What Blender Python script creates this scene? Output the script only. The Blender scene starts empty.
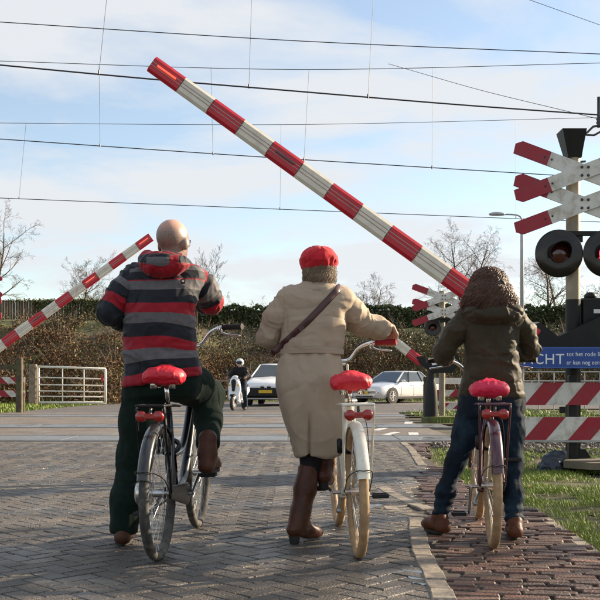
import bpy, math, random
import numpy as np
from mathutils import Vector, Matrix, noise as mnoise

random.seed(7)
SC = bpy.context.scene
COL = SC.collection
R = math.radians

# ------------------------------------------------------------------ camera, sky, sun, exposure
F_PX, HOR, CAM_H = 950.0, 382.0, 0.92
cam_d = bpy.data.cameras.new('camera')
cam = bpy.data.objects.new('camera', cam_d)
COL.objects.link(cam)
cam.location = (0, 0, CAM_H)
cam.rotation_euler = (R(90), 0, 0)
cam_d.sensor_width = 36.0
cam_d.lens = F_PX / 600.0 * 36.0
cam_d.shift_y = (HOR - 300.0) / 600.0
cam_d.clip_start = 0.05
cam_d.clip_end = 2000.0
SC.camera = cam

SUN_EL, SUN_AZ = 21.0, 24.0          # azimuth from +X, negative is behind the camera
sdir = Vector((math.cos(R(SUN_EL)) * math.cos(R(SUN_AZ)), math.cos(R(SUN_EL)) * math.sin(R(SUN_AZ)), math.sin(R(SUN_EL))))
sun_d = bpy.data.lights.new('sun', 'SUN')
sun_d.energy = 5.0
sun_d.angle = R(0.55)
sun_d.color = (1.0, 0.81, 0.58)
sun = bpy.data.objects.new('sun', sun_d)
COL.objects.link(sun)
sun.rotation_euler = sdir.to_track_quat('Z', 'Y').to_euler()

world = bpy.data.worlds.new('World')
SC.world = world
world.use_nodes = True
wn = world.node_tree.nodes
wl = world.node_tree.links
wn.clear()
w_out = wn.new('ShaderNodeOutputWorld')
sky = wn.new('ShaderNodeTexSky')
sky.sky_type = 'NISHITA'
sky.sun_disc = False
sky.sun_elevation = R(SUN_EL)
sky.sun_rotation = R(90 - SUN_AZ)
sky.air_density = 1.0
sky.dust_density = 0.5
sky.ozone_density = 0.7
bg1 = wn.new('ShaderNodeBackground')
bg1.inputs['Strength'].default_value = 0.085
wl.new(sky.outputs[0], bg1.inputs['Color'])
bg2 = wn.new('ShaderNodeBackground')
bg2.inputs['Color'].default_value = (0.93, 0.96, 1.0, 1)
bg2.inputs['Strength'].default_value = 0.35
tc = wn.new('ShaderNodeTexCoord')
sep = wn.new('ShaderNodeSeparateXYZ')
wl.new(tc.outputs['Generated'], sep.inputs[0])
zz = wn.new('ShaderNodeMath'); zz.operation = 'ADD'; zz.inputs[1].default_value = 0.16
wl.new(sep.outputs['Z'], zz.inputs[0])
zm = wn.new('ShaderNodeMath'); zm.operation = 'MAXIMUM'; zm.inputs[1].default_value = 0.08
wl.new(zz.outputs[0], zm.inputs[0])
dx = wn.new('ShaderNodeMath'); dx.operation = 'DIVIDE'
dy = wn.new('ShaderNodeMath'); dy.operation = 'DIVIDE'
wl.new(sep.outputs['X'], dx.inputs[0]); wl.new(zm.outputs[0], dx.inputs[1])
wl.new(sep.outputs['Y'], dy.inputs[0]); wl.new(zm.outputs[0], dy.inputs[1])
cmb = wn.new('ShaderNodeCombineXYZ')
wl.new(dx.outputs[0], cmb.inputs[0]); wl.new(dy.outputs[0], cmb.inputs[1])
mp = wn.new('ShaderNodeMapping')
mp.inputs['Location'].default_value = (3.1, 1.7, 0)
mp.inputs['Scale'].default_value = (0.8, 0.95, 1)
mp.inputs['Rotation'].default_value = (0, 0, 0.3)
wl.new(cmb.outputs[0], mp.inputs[0])
nz = wn.new('ShaderNodeTexNoise')
nz.inputs['Scale'].default_value = 1.5
nz.inputs['Detail'].default_value = 7.0
nz.inputs['Roughness'].default_value = 0.56
nz.inputs['Distortion'].default_value = 0.35
wl.new(mp.outputs[0], nz.inputs['Vector'])
cr = wn.new('ShaderNodeValToRGB')
cr.color_ramp.elements[0].position = 0.41
cr.color_ramp.elements[0].color = (0.18, 0.18, 0.18, 1)
cr.color_ramp.elements[1].position = 0.56
cr.color_ramp.elements[1].color = (0.95, 0.95, 0.95, 1)
wl.new(nz.outputs[0], cr.inputs[0])
wmix = wn.new('ShaderNodeMixShader')
wl.new(cr.outputs[0], wmix.inputs[0])
wl.new(bg1.outputs[0], wmix.inputs[1])
wl.new(bg2.outputs[0], wmix.inputs[2])
wl.new(wmix.outputs[0], w_out.inputs[0])

SC.view_settings.view_transform = 'Standard'
SC.view_settings.look = 'None'
SC.view_settings.gamma = 1.0
SC.view_settings.use_curve_mapping = False
SC.view_settings.exposure = 1.35

# ------------------------------------------------------------------ helpers
def at(px, py, Y):
    """world point seen at photo pixel (px, py) when it stands Y metres away"""
    return Vector(((px - 300.0) / F_PX * Y, Y, CAM_H + (HOR - py) / F_PX * Y))

def gy(py):
    return CAM_H * F_PX / (py - HOR)

def tag(o, label=None, cat=None, group=None, kind=None):
    if label: o['label'] = label
    if cat: o['category'] = cat
    if group: o['group'] = group
    if kind: o['kind'] = kind
    return o

def empty(name, loc=(0, 0, 0), label=None, cat=None, group=None, rot=(0, 0, 0)):
    o = bpy.data.objects.new(name, None)
    o.empty_display_size = 0.1
    COL.objects.link(o)
    o.location = loc
    o.rotation_euler = rot
    tag(o, label, cat, group)
    return o

def link_mesh(name, me, mats, parent=None, loc=None):
    o = bpy.data.objects.new(name, me)
    COL.objects.link(o)
    if mats is not None:
        for m in (mats if isinstance(mats, (list, tuple)) else [mats]):
            me.materials.append(m)
    if parent: o.parent = parent
    if loc is not None: o.location = loc
    return o

def copy_tree(o, parent=None):
    c = o.copy()
    COL.objects.link(c)
    c.parent = parent
    for ch in list(o.children):
        copy_tree(ch, c)
    return c

def frame_z(d, ref=None):
    d = Vector(d).normalized()
    ref = Vector(ref) if ref is not None else (Vector((0, 0, 1)) if abs(d.z) < 0.9 else Vector((1, 0, 0)))
    a = ref - d * ref.dot(d)
    if a.length < 1e-6:
        a = Vector((0, 1, 0)) - d * d.y
    a.normalize()
    return a, d.cross(a)

class MB:
    def __init__(self):
        self.v, self.f, self.m = [], [], []
        self.mi = 0
    def add(self, vs, fs):
        o = len(self.v)
        self.v.extend([tuple(p) for p in vs])
        for q in fs:
            self.f.append(tuple(o + i for i in q)); self.m.append(self.mi)
        return self
    def box(self, c, s, M=None):
        hx, hy, hz = s[0] / 2, s[1] / 2, s[2] / 2
        P = [Vector((x, y, z)) for x in (-hx, hx) for y in (-hy, hy) for z in (-hz, hz)]
        c = Vector(c)
        P = [(M @ p if M is not None else p) + c for p in P]
        return self.add(P, [(0, 1, 3, 2), (4, 6, 7, 5), (0, 4, 5, 1), (2, 3, 7, 6), (0, 2, 6, 4), (1, 5, 7, 3)])
    def bbox(self, c, s, b=0.01, M=None):
        """box with chamfered edges along every side (stacked rings)"""
        hx, hy, hz = s[0] / 2, s[1] / 2, s[2] / 2
        rings = [(-hz, b), (-hz + b, 0), (hz - b, 0), (hz, b)]
        vs = []
        for z, i in rings:
            x, y, k = hx - i, hy - i, min(b, hx * .5, hy * .5)
            for q in ((x, -y + k), (x, y - k), (x - k, y), (-x + k, y), (-x, y - k), (-x, -y + k), (-x + k, -y), (x - k, -y)):
                vs.append(Vector((q[0], q[1], z)))
        c = Vector(c)
        vs = [(M @ p if M is not None else p) + c for p in vs]
        fs = [tuple(range(7, -1, -1)), tuple(range(24, 32))]
        for r in range(3):
            for i in range(8):
                j = (i + 1) % 8
                fs.append((r * 8 + i, r * 8 + j, r * 8 + 8 + j, r * 8 + 8 + i))
        return self.add(vs, fs)
    def tube(self, pts, rad, n=8, cap=True, flat=1.0, ref=None):
        pts = [Vector(p) for p in pts]
        if not isinstance(rad, (list, tuple)): rad = [rad] * len(pts)
        vs, fs = [], []
        prev = None
        for i, p in enumerate(pts):
            d = (pts[min(i + 1, len(pts) - 1)] - pts[max(i - 1, 0)])
            if d.length < 1e-9: d = Vector((0, 0, 1))
            a, b = frame_z(d, prev if prev is not None else ref)
            prev = a
            for k in range(n):
                t = 2 * math.pi * k / n
                vs.append(p + a * (rad[i] * math.cos(t)) + b * (rad[i] * flat * math.sin(t)))
        for i in range(len(pts) - 1):
            for k in range(n):
                j = (k + 1) % n
                fs.append((i * n + k, i * n + j, i * n + n + j, i * n + n + k))
        if cap:
            fs.append(tuple(range(n - 1, -1, -1)))
            fs.append(tuple(range((len(pts) - 1) * n, len(pts) * n)))
        return self.add(vs, fs)
    def lathe(self, prof, o=(0, 0, 0), ax=(0, 0, 1), n=16, cap=True):
        o = Vector(o); d = Vector(ax).normalized(); a, b = frame_z(d)
        vs, fs = [], []
        for r, h in prof:
            for k in range(n):
                t = 2 * math.pi * k / n
                vs.append(o + d * h + (a * math.cos(t) + b * math.sin(t)) * r)
        for i in range(len(prof) - 1):
            for k in range(n):
                j = (k + 1) % n
                fs.append((i * n + k, i * n + j, i * n + n + j, i * n + n + k))
        if cap:
            fs.append(tuple(range(n - 1, -1, -1)))
            fs.append(tuple(range((len(prof) - 1) * n, len(prof) * n)))
        return self.add(vs, fs)
    def torus(self, o, ax, RR, r, nR=48, nr=10, flat=1.0):
        o = Vector(o); d = Vector(ax).normalized(); a, b = frame_z(d)
        vs, fs = [], []
        for i in range(nR):
            t = 2 * math.pi * i / nR
            e = a * math.cos(t) + b * math.sin(t)
            for k in range(nr):
                u = 2 * math.pi * k / nr
                vs.append(o + e * (RR + r * math.cos(u)) + d * (r * flat * math.sin(u)))
        for i in range(nR):
            for k in range(nr):
                i2, k2 = (i + 1) % nR, (k + 1) % nr
                fs.append((i * nr + k, i2 * nr + k, i2 * nr + k2, i * nr + k2))
        return self.add(vs, fs)
    def prism(self, poly, o, u, v, depth):
        """polygon (2D list) on the plane o + u*x + v*y, pushed both ways along the normal"""
        o, u, v = Vector(o), Vector(u), Vector(v)
        n = u.cross(v).normalized() * (depth / 2)
        P = [o + u * x + v * y for x, y in poly]
        k = len(P)
        vs = [p - n for p in P] + [p + n for p in P]
        fs = [tuple(range(k - 1, -1, -1)), tuple(range(k, 2 * k))]
        for i in range(k):
            j = (i + 1) % k
            fs.append((i, j, k + j, k + i))
        return self.add(vs, fs)
    def build(self, name, mats, parent=None, smooth=False, loc=None, auto=None):
        me = bpy.data.meshes.new(name)
        me.from_pydata(self.v, [], self.f)
        o = link_mesh(name, me, mats, parent, loc)
        if any(self.m): me.polygons.foreach_set('material_index', self.m)
        if smooth:
            me.polygons.foreach_set('use_smooth', [True] * len(me.polygons))
            if auto is not None:
                me.set_sharp_from_angle(angle=R(auto))
        me.update()
        return o

def spline(pts, k=6):
    """catmull-rom through points"""
    P = [Vector(p) for p in pts]
    if len(P) < 3: return P
    out = []
    for i in range(len(P) - 1):
        p0 = P[i - 1] if i > 0 else P[0] * 2 - P[1]
        p1, p2 = P[i], P[i + 1]
        p3 = P[i + 2] if i + 2 < len(P) else P[-1] * 2 - P[-2]
        for s in range(k):
            t = s / k
            out.append(0.5 * ((2 * p1) + (p2 - p0) * t + (2 * p0 - 5 * p1 + 4 * p2 - p3) * t * t + (3 * p1 - p0 - 3 * p2 + p3) * t ** 3))
    out.append(P[-1])
    return out

# ------------------------------------------------------------------ materials
MAT = {}
def wrinkle_bump(n, l, vec, amt, sc):
    """soft creases of cloth: ridged noise, warped"""
    w0 = n.new('ShaderNodeTexNoise'); w0.inputs['Scale'].default_value = 5; w0.inputs['Detail'].default_value = 2
    l.new(vec, w0.inputs['Vector'])
    ad = n.new('ShaderNodeVectorMath'); ad.operation = 'MULTIPLY_ADD'; ad.inputs[1].default_value = (.18, .18, .18)
    l.new(w0.outputs['Color'], ad.inputs[0]); l.new(vec, ad.inputs[2])
    rn = n.new('ShaderNodeTexNoise'); rn.noise_type = 'RIDGED_MULTIFRACTAL'
    rn.inputs['Scale'].default_value = sc; rn.inputs['Detail'].default_value = 3; rn.inputs['Roughness'].default_value = .45
    l.new(ad.outputs[0], rn.inputs['Vector'])
    b = n.new('ShaderNodeBump'); b.inputs['Strength'].default_value = amt; b.inputs['Distance'].default_value = .02
    l.new(rn.outputs[0], b.inputs['Height'])
    return b.outputs[0]
def pmat(name, col, rough=0.6, metal=0.0, var=0.18, scale=12.0, bump=0.0, bscale=80.0, col2=None, c2amt=0.5, c2scale=4.0,
         coat=0.0, island=0.0, objrand=0.0, emit=None, estr=0.0, wet=0.0, trans=0.0, sheen=0.0, rvar=0.0, coords='Object', bdist=0.004, stretch=None, spec=0.5, wrinkle=0.0, wscale=9.0, patch=0.0):
    m = bpy.data.materials.new(name); m.use_nodes = True
    nt = m.node_tree; n = nt.nodes; l = nt.links
    b = n['Principled BSDF']
    b.inputs['Roughness'].default_value = rough
    b.inputs['Metallic'].default_value = metal
    b.inputs['Specular IOR Level'].default_value = spec
    if coat: b.inputs['Coat Weight'].default_value = coat; b.inputs['Coat Roughness'].default_value = 0.08
    if sheen: b.inputs['Sheen Weight'].default_value = sheen; b.inputs['Sheen Roughness'].default_value = 0.5
    if trans: b.inputs['Transmission Weight'].default_value = trans
    t = n.new('ShaderNodeTexCoord')
    vec = t.outputs[coords] if coords != 'World' else None
    if coords == 'World':
        g0 = n.new('ShaderNodeNewGeometry'); vec = g0.outputs['Position']
    if stretch:
        mpp = n.new('ShaderNodeMapping'); mpp.inputs['Scale'].default_value = stretch
        l.new(vec, mpp.inputs[0]); vec = mpp.outputs[0]
    nz = n.new('ShaderNodeTexNoise'); nz.inputs['Scale'].default_value = scale; nz.inputs['Detail'].default_value = 5
    l.new(vec, nz.inputs['Vector'])
    # brightness factor
    mr = n.new('ShaderNodeMapRange')
    mr.inputs[1].default_value = 0.28; mr.inputs[2].default_value = 0.72
    mr.inputs[3].default_value = 1 - var; mr.inputs[4].default_value = 1 + var
    l.new(nz.outputs[0], mr.inputs[0])
    fac = mr.outputs[0]
    def rnd_mul(sock, amt, fac):
        q = n.new('ShaderNodeMapRange'); q.inputs[3].default_value = 1 - amt; q.inputs[4].default_value = 1 + amt
        l.new(sock, q.inputs[0])
        mm = n.new('ShaderNodeMath'); mm.operation = 'MULTIPLY'
        l.new(fac, mm.inputs[0]); l.new(q.outputs[0], mm.inputs[1])
        return mm.outputs[0]
    if island or objrand:
        g = n.new('ShaderNodeNewGeometry'); oi = n.new('ShaderNodeObjectInfo')
        ad = n.new('ShaderNodeMath'); ad.operation = 'ADD'
        l.new(g.outputs['Random Per Island'], ad.inputs[0]); l.new(oi.outputs['Random'], ad.inputs[1])
        fr = n.new('ShaderNodeMath'); fr.operation = 'FRACT'; l.new(ad.outputs[0], fr.inputs[0])
        fac = rnd_mul(fr.outputs[0], max(island, objrand), fac)
    if patch:
        gp = n.new('ShaderNodeNewGeometry'); pn = n.new('ShaderNodeTexNoise'); pn.inputs['Scale'].default_value = 1.4; pn.inputs['Detail'].default_value = 6; pn.inputs['Roughness'].default_value = .62
        l.new(gp.outputs['Position'], pn.inputs['Vector'])
        pq = n.new('ShaderNodeMapRange'); pq.inputs[1].default_value = .34; pq.inputs[2].default_value = .66; pq.inputs[3].default_value = 1 - patch; pq.inputs[4].default_value = 1 + patch
        l.new(pn.outputs[0], pq.inputs[0])
        pm = n.new('ShaderNodeMath'); pm.operation = 'MULTIPLY'; l.new(fac, pm.inputs[0]); l.new(pq.outputs[0], pm.inputs[1]); fac = pm.outputs[0]
    base = n.new('ShaderNodeRGB'); base.outputs[0].default_value = (*col, 1)
    csock = base.outputs[0]
    if col2:
        mx = n.new('ShaderNodeMix'); mx.data_type = 'RGBA'
        mx.inputs[7].default_value = (*col2, 1); l.new(csock, mx.inputs[6])
        if island or objrand:
            wn_ = n.new('ShaderNodeTexWhiteNoise'); wn_.noise_dimensions = '1D'
            l.new(fr.outputs[0], wn_.inputs['W'])
            pw = n.new('ShaderNodeMath'); pw.operation = 'MULTIPLY'; pw.inputs[1].default_value = c2amt * 2
            l.new(wn_.outputs[0], pw.inputs[0]); pw.use_clamp = True
            l.new(pw.outputs[0], mx.inputs[0])
        else:
            n2 = n.new('ShaderNodeTexNoise'); n2.inputs['Scale'].default_value = c2scale; n2.inputs['Detail'].default_value = 6; n2.inputs['Roughness'].default_value = 0.65
            l.new(vec, n2.inputs['Vector'])
            r2 = n.new('ShaderNodeMapRange'); r2.inputs[1].default_value = 0.62 - 0.3 * c2amt; r2.inputs[2].default_value = 0.78 - 0.3 * c2amt
            l.new(n2.outputs[0], r2.inputs[0]); l.new(r2.outputs[0], mx.inputs[0])
        csock = mx.outputs[2]
    vm = n.new('ShaderNodeVectorMath'); vm.operation = 'SCALE'
    l.new(csock, vm.inputs[0]); l.new(fac, vm.inputs['Scale'])
    m['_dummy'] = 0; del m['_dummy']
    l.new(vm.outputs[0], b.inputs['Base Color'])
    if wet:
        g1 = n.new('ShaderNodeNewGeometry')
        wnz = n.new('ShaderNodeTexNoise'); wnz.inputs['Scale'].default_value = 1.3; wnz.inputs['Detail'].default_value = 5
        l.new(g1.outputs['Position'], wnz.inputs['Vector'])
        wr = n.new('ShaderNodeMapRange'); wr.inputs[1].default_value = 0.50; wr.inputs[2].default_value = 0.64
        wr.inputs[3].default_value = rough; wr.inputs[4].default_value = max(0.08, rough - wet)
        l.new(wnz.outputs[0], wr.inputs[0]); l.new(wr.outputs[0], b.inputs['Roughness'])
    elif rvar:
        rr = n.new('ShaderNodeMapRange'); rr.inputs[1].default_value = 0.3; rr.inputs[2].default_value = 0.7
        rr.inputs[3].default_value = max(0.02, rough - rvar); rr.inputs[4].default_value = min(1, rough + rvar)
        l.new(nz.outputs[0], rr.inputs[0]); l.new(rr.outputs[0], b.inputs['Roughness'])
    prevn = None
    if wrinkle:
        prevn = wrinkle_bump(n, l, t.outputs['Object'], wrinkle, wscale)
    if bump:
        bn = n.new('ShaderNodeTexNoise'); bn.inputs['Scale'].default_value = bscale; bn.inputs['Detail'].default_value = 4
        l.new(vec, bn.inputs['Vector'])
        bp = n.new('ShaderNodeBump'); bp.inputs['Strength'].default_value = bump; bp.inputs['Distance'].default_value = bdist
        l.new(bn.outputs[0], bp.inputs['Height']); l.new(bp.outputs[0], b.inputs['Normal'])
        if prevn is not None: l.new(prevn, bp.inputs['Normal'])
    elif prevn is not None: l.new(prevn, b.inputs['Normal'])
    if emit:
        b.inputs['Emission Color'].default_value = (*emit, 1); b.inputs['Emission Strength'].default_value = estr
    MAT[name] = m
    return m

def ramp_mat(name, attr, stops, rough=0.7, bump=0.15, bscale=400, var=0.12, sheen=0.1):
    """cloth with stripes: constant colour ramp driven by a float attribute"""
    m = bpy.data.materials.new(name); m.use_nodes = True
    n = m.node_tree.nodes; l = m.node_tree.links; b = n['Principled BSDF']
    b.inputs['Roughness'].default_value = rough
    b.inputs['Sheen Weight'].default_value = sheen; b.inputs['Specular IOR Level'].default_value = .2
    a = n.new('ShaderNodeAttribute'); a.attribute_name = attr
    rp = n.new('ShaderNodeValToRGB'); rp.color_ramp.interpolation = 'CONSTANT'
    el = rp.color_ramp.elements
    while len(el) < len(stops): el.new(0.5)
    for e, (p, c) in zip(el, stops):
        e.position = p; e.color = (*c, 1)
    l.new(a.outputs['Fac'], rp.inputs[0])
    t = n.new('ShaderNodeTexCoord')
    nz = n.new('ShaderNodeTexNoise'); nz.inputs['Scale'].default_value = 25; nz.inputs['Detail'].default_value = 6
    l.new(t.outputs['Object'], nz.inputs['Vector'])
    mr = n.new('ShaderNodeMapRange'); mr.inputs[1].default_value = .3; mr.inputs[2].default_value = .7; mr.inputs[3].default_value = 1 - var; mr.inputs[4].default_value = 1 + var
    l.new(nz.outputs[0], mr.inputs[0])
    vm = n.new('ShaderNodeVectorMath'); vm.operation = 'SCALE'
    l.new(rp.outputs[0], vm.inputs[0]); l.new(mr.outputs[0], vm.inputs['Scale'])
    l.new(vm.outputs[0], b.inputs['Base Color'])
    bn = n.new('ShaderNodeTexNoise'); bn.inputs['Scale'].default_value = bscale
    l.new(t.outputs['Object'], bn.inputs['Vector'])
    bp = n.new('ShaderNodeBump'); bp.inputs['Strength'].default_value = bump; bp.inputs['Distance'].default_value = 0.003
    l.new(bn.outputs[0], bp.inputs['Height']); l.new(bp.outputs[0], b.inputs['Normal'])
    l.new(wrinkle_bump(n, l, t.outputs['Object'], .55, 8), bp.inputs['Normal'])
    MAT[name] = m
    return m

# ------------------------------------------------------------------ signed-distance modelling (surface nets)
def _hash(ix, iy, iz, s):
    h = (ix * 374761393 + iy * 668265263 + iz * 2147483647 + s * 974634777) & 0xFFFFFFFF
    h = ((h ^ (h >> 13)) * 1274126177) & 0xFFFFFFFF
    h = h ^ (h >> 16)
    return (h & 0xFFFF) / 32767.5 - 1.0

def vnoise(p, s=0):
    p = np.asarray(p, dtype=np.float64)
    i = np.floor(p).astype(np.int64); f = p - i
    u = f * f * (3 - 2 * f)
    out = 0
    for a in (0, 1):
        wx = u[:, 0] if a else 1 - u[:, 0]
        for b in (0, 1):
            wy = u[:, 1] if b else 1 - u[:, 1]
            for c in (0, 1):
                wz = u[:, 2] if c else 1 - u[:, 2]
                out = out + wx * wy * wz * _hash(i[:, 0] + a, i[:, 1] + b, i[:, 2] + c, s)
    return out

class SDF:
    def __init__(self, res=0.01):
        self.res = res; self.pr = []
    def _add(self, fn, lo, hi, k, op):
        self.pr.append((fn, np.array(lo, float), np.array(hi, float), k, op)); return self
    def cone(self, a, b, ra, rb, k=0.02, op='add', flat=None):
        a = np.array(a, float); b = np.array(b, float)
        ab = b - a; L2 = max(ab.dot(ab), 1e-9)
        if flat: ax = np.array(Vector(flat[0]).normalized()); ff = flat[1]
        def fn(X, Y, Z):
            px, py, pz = X - a[0], Y - a[1], Z - a[2]
            t = np.clip((px * ab[0] + py * ab[1] + pz * ab[2]) / L2, 0, 1)
            qx, qy, qz = px - t * ab[0], py - t * ab[1], pz - t * ab[2]
            if flat:
                d = (qx * ax[0] + qy * ax[1] + qz * ax[2]) * (1 / ff - 1)
                qx = qx + d * ax[0]; qy = qy + d * ax[1]; qz = qz + d * ax[2]
            return np.sqrt(qx * qx + qy * qy + qz * qz) - (ra + (rb - ra) * t)
        r = max(ra, rb)
        return self._add(fn, np.minimum(a, b) - r, np.maximum(a, b) + r, k, op)
    def chain(self, pts, rad, k=0.02, flat=None):
        for i in range(len(pts) - 1):
            self.cone(pts[i], pts[i + 1], rad[i], rad[i + 1], k, 'add', flat)
        return self
    def ell(self, c, r, M=None, k=0.02, op='add'):
        c = np.array(c, float); r = np.array(r, float)
        Mi = np.array(M.transposed()) if M is not None else None
        def fn(X, Y, Z):
            x, y, z = X - c[0], Y - c[1], Z - c[2]
            if Mi is not None:
                x, y, z = (Mi[0][0] * x + Mi[0][1] * y + Mi[0][2] * z, Mi[1][0] * x + Mi[1][1] * y + Mi[1][2] * z, Mi[2][0] * x + Mi[2][1] * y + Mi[2][2] * z)
            k0 = np.sqrt((x / r[0]) ** 2 + (y / r[1]) ** 2 + (z / r[2]) ** 2)
            k1 = np.sqrt((x / r[0] ** 2) ** 2 + (y / r[1] ** 2) ** 2 + (z / r[2] ** 2) ** 2)
            return k0 * (k0 - 1) / np.maximum(k1, 1e-9)
        m = r.max()
        return self._add(fn, c - m, c + m, k, op)
    def box(self, c, h, M=None, r=0.01, k=0.02, op='add'):
        c = np.array(c, float); h = np.array(h, float) - r
        Mi = np.array(M.transposed()) if M is not None else np.eye(3)
        def fn(X, Y, Z):
            x, y, z = X - c[0], Y - c[1], Z - c[2]
            q = [np.abs(Mi[i][0] * x + Mi[i][1] * y + Mi[i][2] * z) - h[i] for i in range(3)]
            o = np.sqrt(np.maximum(q[0], 0) ** 2 + np.maximum(q[1], 0) ** 2 + np.maximum(q[2], 0) ** 2)
            return o + np.minimum(np.maximum(q[0], np.maximum(q[1], q[2])), 0) - r
        m = np.linalg.norm(h) + r
        return self._add(fn, c - m, c + m, k, op)
    def loft(self, rows, k=0.03, op='add', tilt=0.0, pw=2.4):
        """rows: (z, cx, cy, half width, half depth); tilt = rise of the hem per metre of x"""
        rows = sorted(rows)
        zs = np.array([q[0] for q in rows]); A = [np.array([q[i] for q in rows]) for i in range(1, 5)]
        zz = np.linspace(zs[0], zs[-1], 160)
        B = []
        for a in A:           # smooth the interpolation a little
            y = np.interp(zz, zs, a)
            ker = np.ones(13) / 13
            B.append(np.convolve(np.pad(y, 6, mode='edge'), ker, mode='valid'))
        xm = A[0].mean()
        def fn(X, Y, Z):
            Z0 = Z - tilt * (X - xm) * np.clip((zs[-1] - Z) / (zs[-1] - zs[0]), 0, 1)
            cx = np.interp(Z0, zz, B[0]); cy = np.interp(Z0, zz, B[1]); w = np.interp(Z0, zz, B[2]); d = np.interp(Z0, zz, B[3])
            q = (np.abs((X - cx) / w) ** pw + np.abs((Y - cy) / d) ** pw) ** (1 / pw)
            dd = (q - 1) * np.minimum(w, d)
            return np.maximum(dd, np.maximum(zs[0] - Z0, Z0 - zs[-1]))
        wx = (A[2] + np.abs(A[0] - xm)).max(); dy = A[3].max()
        lo = (xm - wx, (A[1] - A[3]).min(), zs[0] - abs(tilt) * wx); hi = (xm + wx, (A[1] + A[3]).max(), zs[-1] + abs(tilt) * wx)
        return self._add(fn, lo, hi, k, op)
    def half(self, p, n, lo, hi):
        """cut away everything on the side n points to"""
        p = np.array(p, float); n = np.array(Vector(n).normalized())
        def fn(X, Y, Z): return -((X - p[0]) * n[0] + (Y - p[1]) * n[1] + (Z - p[2]) * n[2])
        return self._add(fn, lo, hi, 0.0, 'sub')
    def mesh(self, name, mats, parent=None, disp=None, attrs=None, smooth_it=1, origin=(0, 0, 0)):
        res = self.res
        adds = [q for q in self.pr if q[4] == 'add']
        lo = np.min([q[1] for q in adds], axis=0) - 4 * res
        hi = np.max([q[2] for q in adds], axis=0) + 4 * res
        N = np.ceil((hi - lo) / res).astype(int) + 1
        ax = [lo[i] + res * np.arange(N[i]) for i in range(3)]
        D = np.full(N, 0.2, dtype=np.float32)
        for fn, a, b, k, op in self.pr:
            mg = k + 4 * res
            i0 = np.clip(((a - mg - lo) / res).astype(int), 0, N - 1); i1 = np.clip(((b + mg - lo) / res).astype(int) + 2, 1, N)
            s = tuple(slice(i0[i], i1[i]) for i in range(3))
            if any(i1[i] <= i0[i] for i in range(3)): continue
            X, Y, Z = np.meshgrid(ax[0][s[0]], ax[1][s[1]], ax[2][s[2]], indexing='ij', sparse=True)
            d = fn(X, Y, Z)
            c = D[s]
            if op == 'add':
                if k > 0:
                    h = np.maximum(k - np.abs(c - d), 0) / k
                    D[s] = np.minimum(c, d) - h * h * k * 0.25
                else: D[s] = np.minimum(c, d)
            else:
                if k > 0:
                    h = np.maximum(k - np.abs(c + d), 0) / k
                    D[s] = np.maximum(c, -d) + h * h * k * 0.25
                else: D[s] = np.maximum(c, -d)
        D[0] = D[-1] = 0.2; D[:, 0] = D[:, -1] = 0.2; D[:, :, 0] = D[:, :, -1] = 0.2
        S = D < 0
        n0, n1, n2 = [x - 1 for x in N]
        cnt = np.zeros((n0, n1, n2), np.int8)
        for a in (0, 1):
            for b in (0, 1):
                for c in (0, 1): cnt += S[a:a + n0, b:b + n1, c:c + n2]
        act = (cnt > 0) & (cnt < 8)
        idx = np.argwhere(act)
        vid = np.full((n0, n1, n2), -1, np.int64); vid[act] = np.arange(len(idx))
        acc = np.zeros((len(idx), 3)); num = np.zeros(len(idx))
        cor = [(a, b, c) for a in (0, 1) for b in (0, 1) for c in (0, 1)]
        val = {q: D[idx[:, 0] + q[0], idx[:, 1] + q[1], idx[:, 2] + q[2]].astype(float) for q in cor}
        for q in cor:
            for d in range(3):
                if q[d] == 0:
                    q2 = tuple(1 if i == d else q[i] for i in range(3))
                    v1, v2 = val[q], val[q2]
                    cr_ = (v1 < 0) != (v2 < 0)
                    t = np.where(cr_, v1 / np.where(v1 - v2 == 0, 1, v1 - v2), 0)
                    pt = np.tile(np.array(q, float), (len(idx), 1)); pt[:, d] = t
                    acc += pt * cr_[:, None]; num += cr_
        V = lo + res * (idx + acc / num[:, None])
        faces = []
        for d in range(3):
            e, g = (d + 1) % 3, (d + 2) % 3
            s1 = [slice(1, -1)] * 3; s1[d] = slice(0, -1)
            s2 = list(s1); s2[d] = slice(1, None)
            A_, B_ = S[tuple(s1)], S[tuple(s2)]
            for flip, msk in ((False, A_ & ~B_), (True, ~A_ & B_)):
                q = np.argwhere(msk)
                if not len(q): continue
                off = np.ones(3, int); off[d] = 0
                q = q + off
                def vv(de, dg):
                    r = q.copy(); r[:, e] -= de; r[:, g] -= dg
                    return vid[r[:, 0], r[:, 1], r[:, 2]]
                qu = np.stack([vv(1, 1), vv(0, 1), vv(0, 0), vv(1, 0)], 1)
                faces.append(qu[:, ::-1] if flip else qu)
        Fq = np.concatenate(faces)
        # laplacian smoothing
        e = np.concatenate([Fq[:, [i, (i + 1) % 4]] for i in range(4)])
        for _ in range(smooth_it):
            sm = np.zeros_like(V); c = np.zeros(len(V))
            np.add.at(sm, e[:, 0], V[e[:, 1]]); np.add.at(c, e[:, 0], 1)
            V = V * 0.4 + 0.6 * sm / np.maximum(c, 1)[:, None]
        if disp is not None:
            nf = np.cross(V[Fq[:, 2]] - V[Fq[:, 0]], V[Fq[:, 3]] - V[Fq[:, 1]])
            nv = np.zeros_like(V)
            for i in range(4): np.add.at(nv, Fq[:, i], nf)
            nv /= np.maximum(np.linalg.norm(nv, axis=1), 1e-9)[:, None]
            V = V + nv * disp(V)[:, None]
        me = bpy.data.meshes.new(name)
        Vo = V - np.array(origin)
        me.from_pydata(Vo.tolist(), [], Fq.tolist())
        me.polygons.foreach_set('use_smooth', [True] * len(me.polygons))
        o = link_mesh(name, me, mats, parent)
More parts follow.
